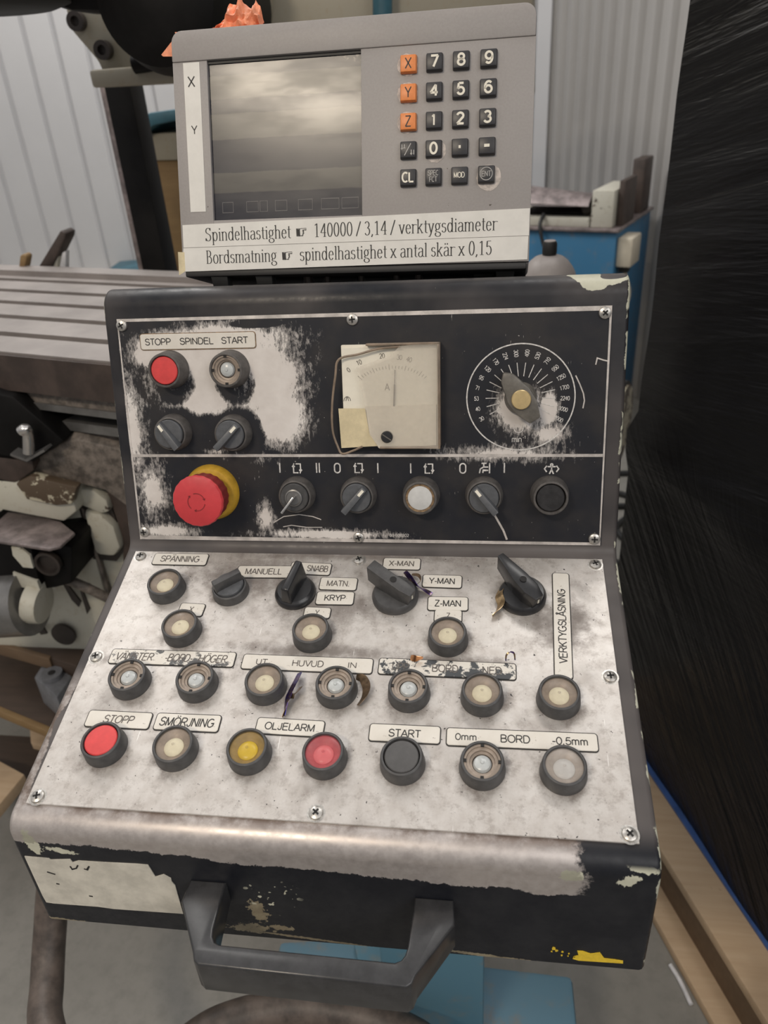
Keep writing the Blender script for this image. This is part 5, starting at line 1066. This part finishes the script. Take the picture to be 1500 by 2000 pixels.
# timber and pallet at the lower left
tag(obj('timber_beam', merge(hslab([(-80, 1190), (20, 1215), (170, 1268), (150, 1300), (-80, 1236)], .44, .035, .003)), M_WOOD_DARK), 'dark oily timber beam under the cream machine knee', 'timber')
tag(obj('timber_beam', merge(hslab([(-80, 1225), (190, 1305), (140, 1440), (-80, 1350)], .30, .03, .003)), M_WOOD_DARK), 'wide dark timber board carrying the grey clamp block', 'timber')
tag(obj('timber_edge', hslab([(-80, 1229), (100, 1280), (96, 1288), (-80, 1238)], .443, .03, .002), M_WOOD_BROWN), 'orange edged batten along the upper timber beam', 'timber')
tag(obj('timber_edge', hslab([(-80, 1346), (140, 1436), (132, 1446), (-80, 1358)], .302, .02, .002), M_WOOD_ORANGE), 'orange edged batten along the wide dark timber board', 'timber')
tag(obj('pallet_board', hslab([(58, 1425), (110, 1388), (130, 1470), (60, 1450)], .16, .022, .002), M_WOOD), 'small pale board end beside the console at left', 'board')
tag(obj('pallet_board', hslab([(-80, 1430), (90, 1440), (90, 1520), (-80, 1520)], .10, .022, .002), M_WOOD_DARK), 'dark oily floor board at the left edge', 'board')
tag(obj('pallet_board', hslab([(-80, 1470), (0, 1486), (48, 1512), (0, 1570), (-80, 1660)], .19, .03, .003), M_WOOD), 'pale plank end at the left edge beside the console corner', 'board')
cbk = thing('clamp_block', 'grey square clamp block with round socket on the timber board', 'block', T(*atZ(100, 1325, .41)))
CB = T(*atZ(100, 1325, .41)).inverted()
obj('block', hslab([(90, 1286), (141, 1320), (111, 1362), (66, 1322)], .41, .075, .004), M_DULLBLOCK, cbk, CB)
qc = atZ(104, 1322, .41); obj('socket_ring', xf(lathe([(.021, 0), (.021, .012), (.008, .012), (.008, .003), (0, .003)], 28), T(*qc)), M_DULLBLOCK, cbk, CB)
obj('socket_bore', xf(lathe([(.0075, .0), (.0075, .0125), (0, .0126)], 18), T(*qc)), M_SLOT, cbk, CB)

# hose and pedestal under the console
hp = [atZ(*p_, .34) for p_ in ((235, 1745), (150, 1790), (112, 1850), (92, 1920), (90, 2000), (130, 2090), (240, 2130), (340, 2060), (430, 2000), (560, 1968), (680, 1978), (780, 2010), (860, 2080))]
hp[0].z = .60; hp[1].z = .46; hp[2].z = .38
hp = [Vector((-.10, .06, Z0 + H_BOT - .012)), Vector((-.22, .09, .74))] + hp + [Vector((.10, -.16, .20)), Vector((.14, -.20, .03)), Vector((.32, -.22, .026))]
tag(obj('cable_hose', tube(hp, .0235, 18, 7), M_HOSE), 'thick brown cable hose looping below the console', 'hose')
pd = thing('pedestal', 'dusty blue steel pedestal standing under the console', 'pedestal', T(.06, .10, 0))
PI_ = T(.06, .10, 0).inverted()
obj('column', box(-.02, .12, -.02, .15, .25, Z0 + H_BOT - .0005, .006), M_BLUE_PALE, pd, PI_)
obj('foot_box', hslab([(545, 1838), (690, 1830), (870, 1850), (905, 1880), (1118, 1905), (1135, 2080), (730, 2120), (540, 1905)], .22, .22, .008), M_BLUE_DUSTY, pd, PI_)
obj('foot_plate', hslab([(690, 1840), (860, 1850), (880, 1950), (735, 2040)], .235, .02, .004), M_BLUE_PALE, pd, PI_)

# right side: blue cabinet and the things on it
ZC = .90
K = [atZ(1205, 448, ZC), atZ(1273, 403, ZC)]; kd = (K[1] - K[0]); kd.z = 0; kd.normalize(); kn = Vector((-kd.y, kd.x, 0)); wL = .56; dL = .55
cab = thing('blue_cabinet', 'blue workshop cabinet with grey top behind the readout', 'cabinet', T(K[0].x, K[0].y, 0))
CBI = T(K[0].x, K[0].y, 0).inverted()
def cb_box(s0, s1, n0, n1, z0, z1, w=0.0):
    o_ = Vector((K[0].x, K[0].y, 0)); q = lambda s, n_, z: o_ + kd * s + kn * n_ + Vector((0, 0, z))
    return hexa([q(s0, n0, z0), q(s1, n0, z0), q(s1, n1, z0), q(s0, n1, z0), q(s0, n0, z1), q(s1, n0, z1), q(s1, n1, z1), q(s0, n1, z1)], w)
obj('body', cb_box(0, dL, 0, wL, .02, ZC - .012, .004), M_BLUE, cab, CBI)
obj('top', cb_box(-.012, dL + .01, -.010, wL, ZC - .012, ZC, .003), M_SHEET, cab, CBI, 'grey worn top')
obj('knob', xf(lathe([(.016, 0), (.018, .01), (.012, .022), (0, .024)], 20), Matrix.Translation(Vector((K[0].x, K[0].y, 0)) + kd * .13 + Vector((0, 0, .575))) @ (-kn).to_track_quat('Z', 'Y').to_matrix().to_4x4()), M_IVORY, cab, CBI)
jb = thing('junction_box', 'ivory plastic junction box on the side of the blue cabinet', 'box', Matrix.Translation(Vector((K[0].x, K[0].y, 0)) + kd * .16))
JI = (Matrix.Translation(Vector((K[0].x, K[0].y, 0)) + kd * .16)).inverted()
obj('shell', cb_box(.02, .155, -.060, -.001, .755, .865, .006), M_IVORY, jb, JI)
obj('plug', cb_box(.04, .085, -.045, -.010, .730, .756, .003), M_RUBBER, jb, JI)
ck = lambda s, n_, z: Vector((K[0].x, K[0].y, 0)) + kd * s + kn * n_ + Vector((0, 0, z))
obj('cord', tube([ck(.06, -.028, .735), ck(.09, -.035, .69), ck(.12, -.04, .645), ck(.11, -.04, .60), ck(.07, -.03, .59), ck(.02, -.02, .60)], .008, 10, 6), M_IVORY, jb, JI)
br = thing('angle_bracket', 'cream steel bracket block with brown plates on the blue cabinet', 'bracket', Matrix.Translation(ck(.05, .08, ZC)))
BI = Matrix.Translation(ck(.05, .08, ZC)).inverted()
obj('block', cb_box(.02, .30, .025, .11, ZC, ZC + .135, .004), M_CREAM, br, BI)
tag(obj('steel_riser', cb_box(.02, .28, .115, wL - .02, ZC, ZC + .035, .003), M_CREAM), 'low cream steel base under the curved guard on the blue cabinet', 'base')
obj('side_plate', cb_box(.06, .24, -.002, .020, ZC, ZC + .165, .003), M_BROWN, br, BI, 'brown side plate')
tag(obj('timber_wedge', cb_box(.36, .50, .0, .05, ZC, ZC + .21, .006), M_BROWN), 'brown upright timber piece at the back of the blue cabinet', 'wedge')
hood = thing('machine_guard', 'curved beige machine guard lying on the blue cabinet', 'guard', Matrix.Translation(ck(.10, .3, ZC + .04)))
HI = Matrix.Translation(ck(.10, .3, ZC + .04)).inverted()
def gd(a, b_):
    t = a; ang = .15 + 2.5 * b_; return ck(.10 + .10 * math.cos(ang) * (1 - .2 * t) - .02, .42 - .30 * t, ZC + .045 + (.10 - .03 * t) * math.sin(ang))
obj('hood', sheet(gd, 10, 12, .005), M_SHEET, hood, HI)
obj('lining', cb_box(.06, .16, .14, .40, ZC + .036, ZC + .055, .006), M_BODY, hood, HI)
obj('nozzle', tube([ck(.07, .15, ZC + .055), ck(.06, .085, ZC + .095)], .024, 16, 1), M_IRON, hood, HI)
tag(obj('black_cable', tube([ck(.02, .30, ZC + .045), ck(-.02, .30, ZC + .005), ck(-.035, .27, ZC - .08), ck(-.04, .225, ZC - .16), ck(-.035, .20, ZC - .24), ck(-.03, .215, ZC - .34), ck(-.02, .26, ZC - .48)], .0075, 10, 6), M_RUBBER), 'dark cable hanging down the front of the blue cabinet', 'cable')
cy = .78; ctp = atY(1073, 497, cy); can = thing('canister', 'grey round shouldered canister with black cap behind the console', 'canister', T(ctp.x, cy, 0))
zt = ctp.z
obj('body', lathe([(.049, 0), (.050, .01), (.050, zt - .050), (.0485, zt - .040), (.0455, zt - .030), (.040, zt - .020), (.033, zt - .011), (.024, zt - .004), (.014, zt - .0005), (0, zt)], 48), M_CANISTER, can)
obj('cap', lathe([(.0115, zt - .003), (.0125, zt + .004), (.0125, zt + .018), (.0105, zt + .022), (0, zt + .022)], 24), M_RUBBER, can, label='black screw cap with pale top')
obj('cap_disc', lathe([(.0100, zt + .0221), (.0095, zt + .0232), (0, zt + .0234)], 24), M_CANISTER, can)
wh = thing('hand_wheel', 'chipped cream rim of a wheel beside the blue cabinet', 'wheel', Matrix.Translation(atY(1206, 830, 1.5)))
WI = Matrix.Translation(atY(1206, 830, 1.5)).inverted()
obj('disc', xf(lathe([(.04, 0), (.118, .0), (.124, .012), (.118, .04), (.04, .04)], 40), Matrix.Translation(atY(1190, 828, 1.52)) @ Matrix.Rotation(1.2, 4, 'Z') @ Matrix.Rotation(PI / 2, 4, 'X')), M_CREAM_BAD, wh, WI)
obj('tyre', xf(lathe([(.112, .006), (.131, .008), (.131, .034), (.112, .036)], 40), Matrix.Translation(atY(1190, 828, 1.525)) @ Matrix.Rotation(1.2, 4, 'Z') @ Matrix.Rotation(PI / 2, 4, 'X')), M_RUBBER, wh, WI)
def floor_cable(pts, label):
    tag(obj('floor_cable', tube([atZ(px, py, .012) for px, py in pts], .011, 8, 6), M_RUBBER), label, 'cable', 'cables on the floor behind the console')
floor_cable([(1150, 924), (1212, 924), (1262, 923)], 'dark cable running straight across the floor below the cream wheel')
floor_cable([(1160, 955), (1208, 963), (1240, 972), (1275, 975)], 'second dark floor cable, sloping down to the right')
floor_cable([(1150, 986), (1204, 988), (1262, 987)], 'third straight dark floor cable beside the black load')
floor_cable([(1270, 998), (1232, 1008), (1208, 1024), (1204, 1036), (1218, 1052), (1240, 1068), (1275, 1090)], 'dark floor cable bent in a loop beside the console fold')
floor_cable([(1150, 1085), (1204, 1098), (1226, 1108), (1262, 1114)], 'lowest dark floor cable beside the console')

# black wrapped load on its pallet
P0 = Vector((.40, .77, 0)); LD = Vector((.333, -.943, 0)).normalized(); LE = Vector((.943, .333, 0)).normalized()
def load_pt(s, e, z): return P0 + LD * s + LE * e + Vector((0, 0, z))
bm_ = bmesh.new(); NZ = 44; per = []
for i in range(26): per.append((1.15 * i / 26, 0))
for i in range(18): per.append((1.15, .8 * i / 18))
for i in range(26): per.append((1.15 - 1.15 * i / 26, .8))
for i in range(18): per.append((0, .8 - .8 * i / 18))
rings = []
for j in range(NZ + 1):
    z = .150 + (2.05 - .150) * j / NZ; rg = []
    bul = .012 * math.sin(PI * j / NZ) + (-.010 if z > .86 else 0.0) + (.010 if .76 < z < .86 else 0)
    for s, e in per:
        k_ = bul + .010 * mnoise.noise(Vector((s * 4, e * 4, z * 5))); cs, ce = s - .575, e - .4
        L_ = math.hypot(cs, ce); rg.append(bm_.verts.new(load_pt(s + cs / L_ * k_, e + ce / L_ * k_, z)))
    rings.append(rg)
for a, c_ in zip(rings, rings[1:]):
    for k_ in range(len(per)): bm_.faces.new((a[k_], a[(k_ + 1) % len(per)], c_[(k_ + 1) % len(per)], c_[k_]))
bm_.faces.new(rings[0][::-1]); bm_.faces.new(rings[-1]); bmesh.ops.recalc_face_normals(bm_, faces=bm_.faces)
ld = thing('wrapped_load', 'tall pallet load wrapped in shiny black stretch film at right', 'wrapped load', T(P0.x, P0.y, .15))
LI = T(P0.x, P0.y, .15).inverted()
obj('film', bm_, M_FILM, ld, LI, sharp=60)
def lb(s0, s1, e0, e1, z0, z1, w=0.0): return hexa([load_pt(s0, e0, z0), load_pt(s1, e0, z0), load_pt(s1, e1, z0), load_pt(s0, e1, z0), load_pt(s0, e0, z1), load_pt(s1, e0, z1), load_pt(s1, e1, z1), load_pt(s0, e1, z1)], w)
obj('film_edge', lb(-.02, 1.15, -.008, .02, .1455, .1500), M_BLUEFILM, ld, LI, 'blue film hem along the bottom')
pal = thing('wooden_pallet', 'pale wooden pallet under the black wrapped load', 'pallet', T(P0.x, P0.y, 0))
PLI = T(P0.x, P0.y, 0).inverted()
for e0, e1 in ((-.078, .067), (.17, .30), (.40, .53), (.62, .80)): obj('deck_board', lb(-.06, 1.20, e0, e1, .122, .144, .003), M_WOOD, pal, PLI)
for e0, e1 in ((-.105, .02), (.34, .46), (.68, .80)): obj('bottom_board', lb(-.06, 1.20, e0, e1, 0, .022, .003), M_WOOD, pal, PLI)
for e0, e1 in ((-.062, .03), (.36, .44), (.70, .78)): obj('stringer', lb(-.06, 1.20, e0, e1, .022, .122, .003), M_WOOD_BROWN, pal, PLI, 'brown stained stringer')
tag(obj('plastic_strip', tube([atZ(1309, 1884, .004), atZ(1328, 1915, .004), atZ(1350, 1962, .004)], .004, 8, 3), M_WHITESTICK), 'white plastic strip lying on the floor beside the pallet', 'strip')
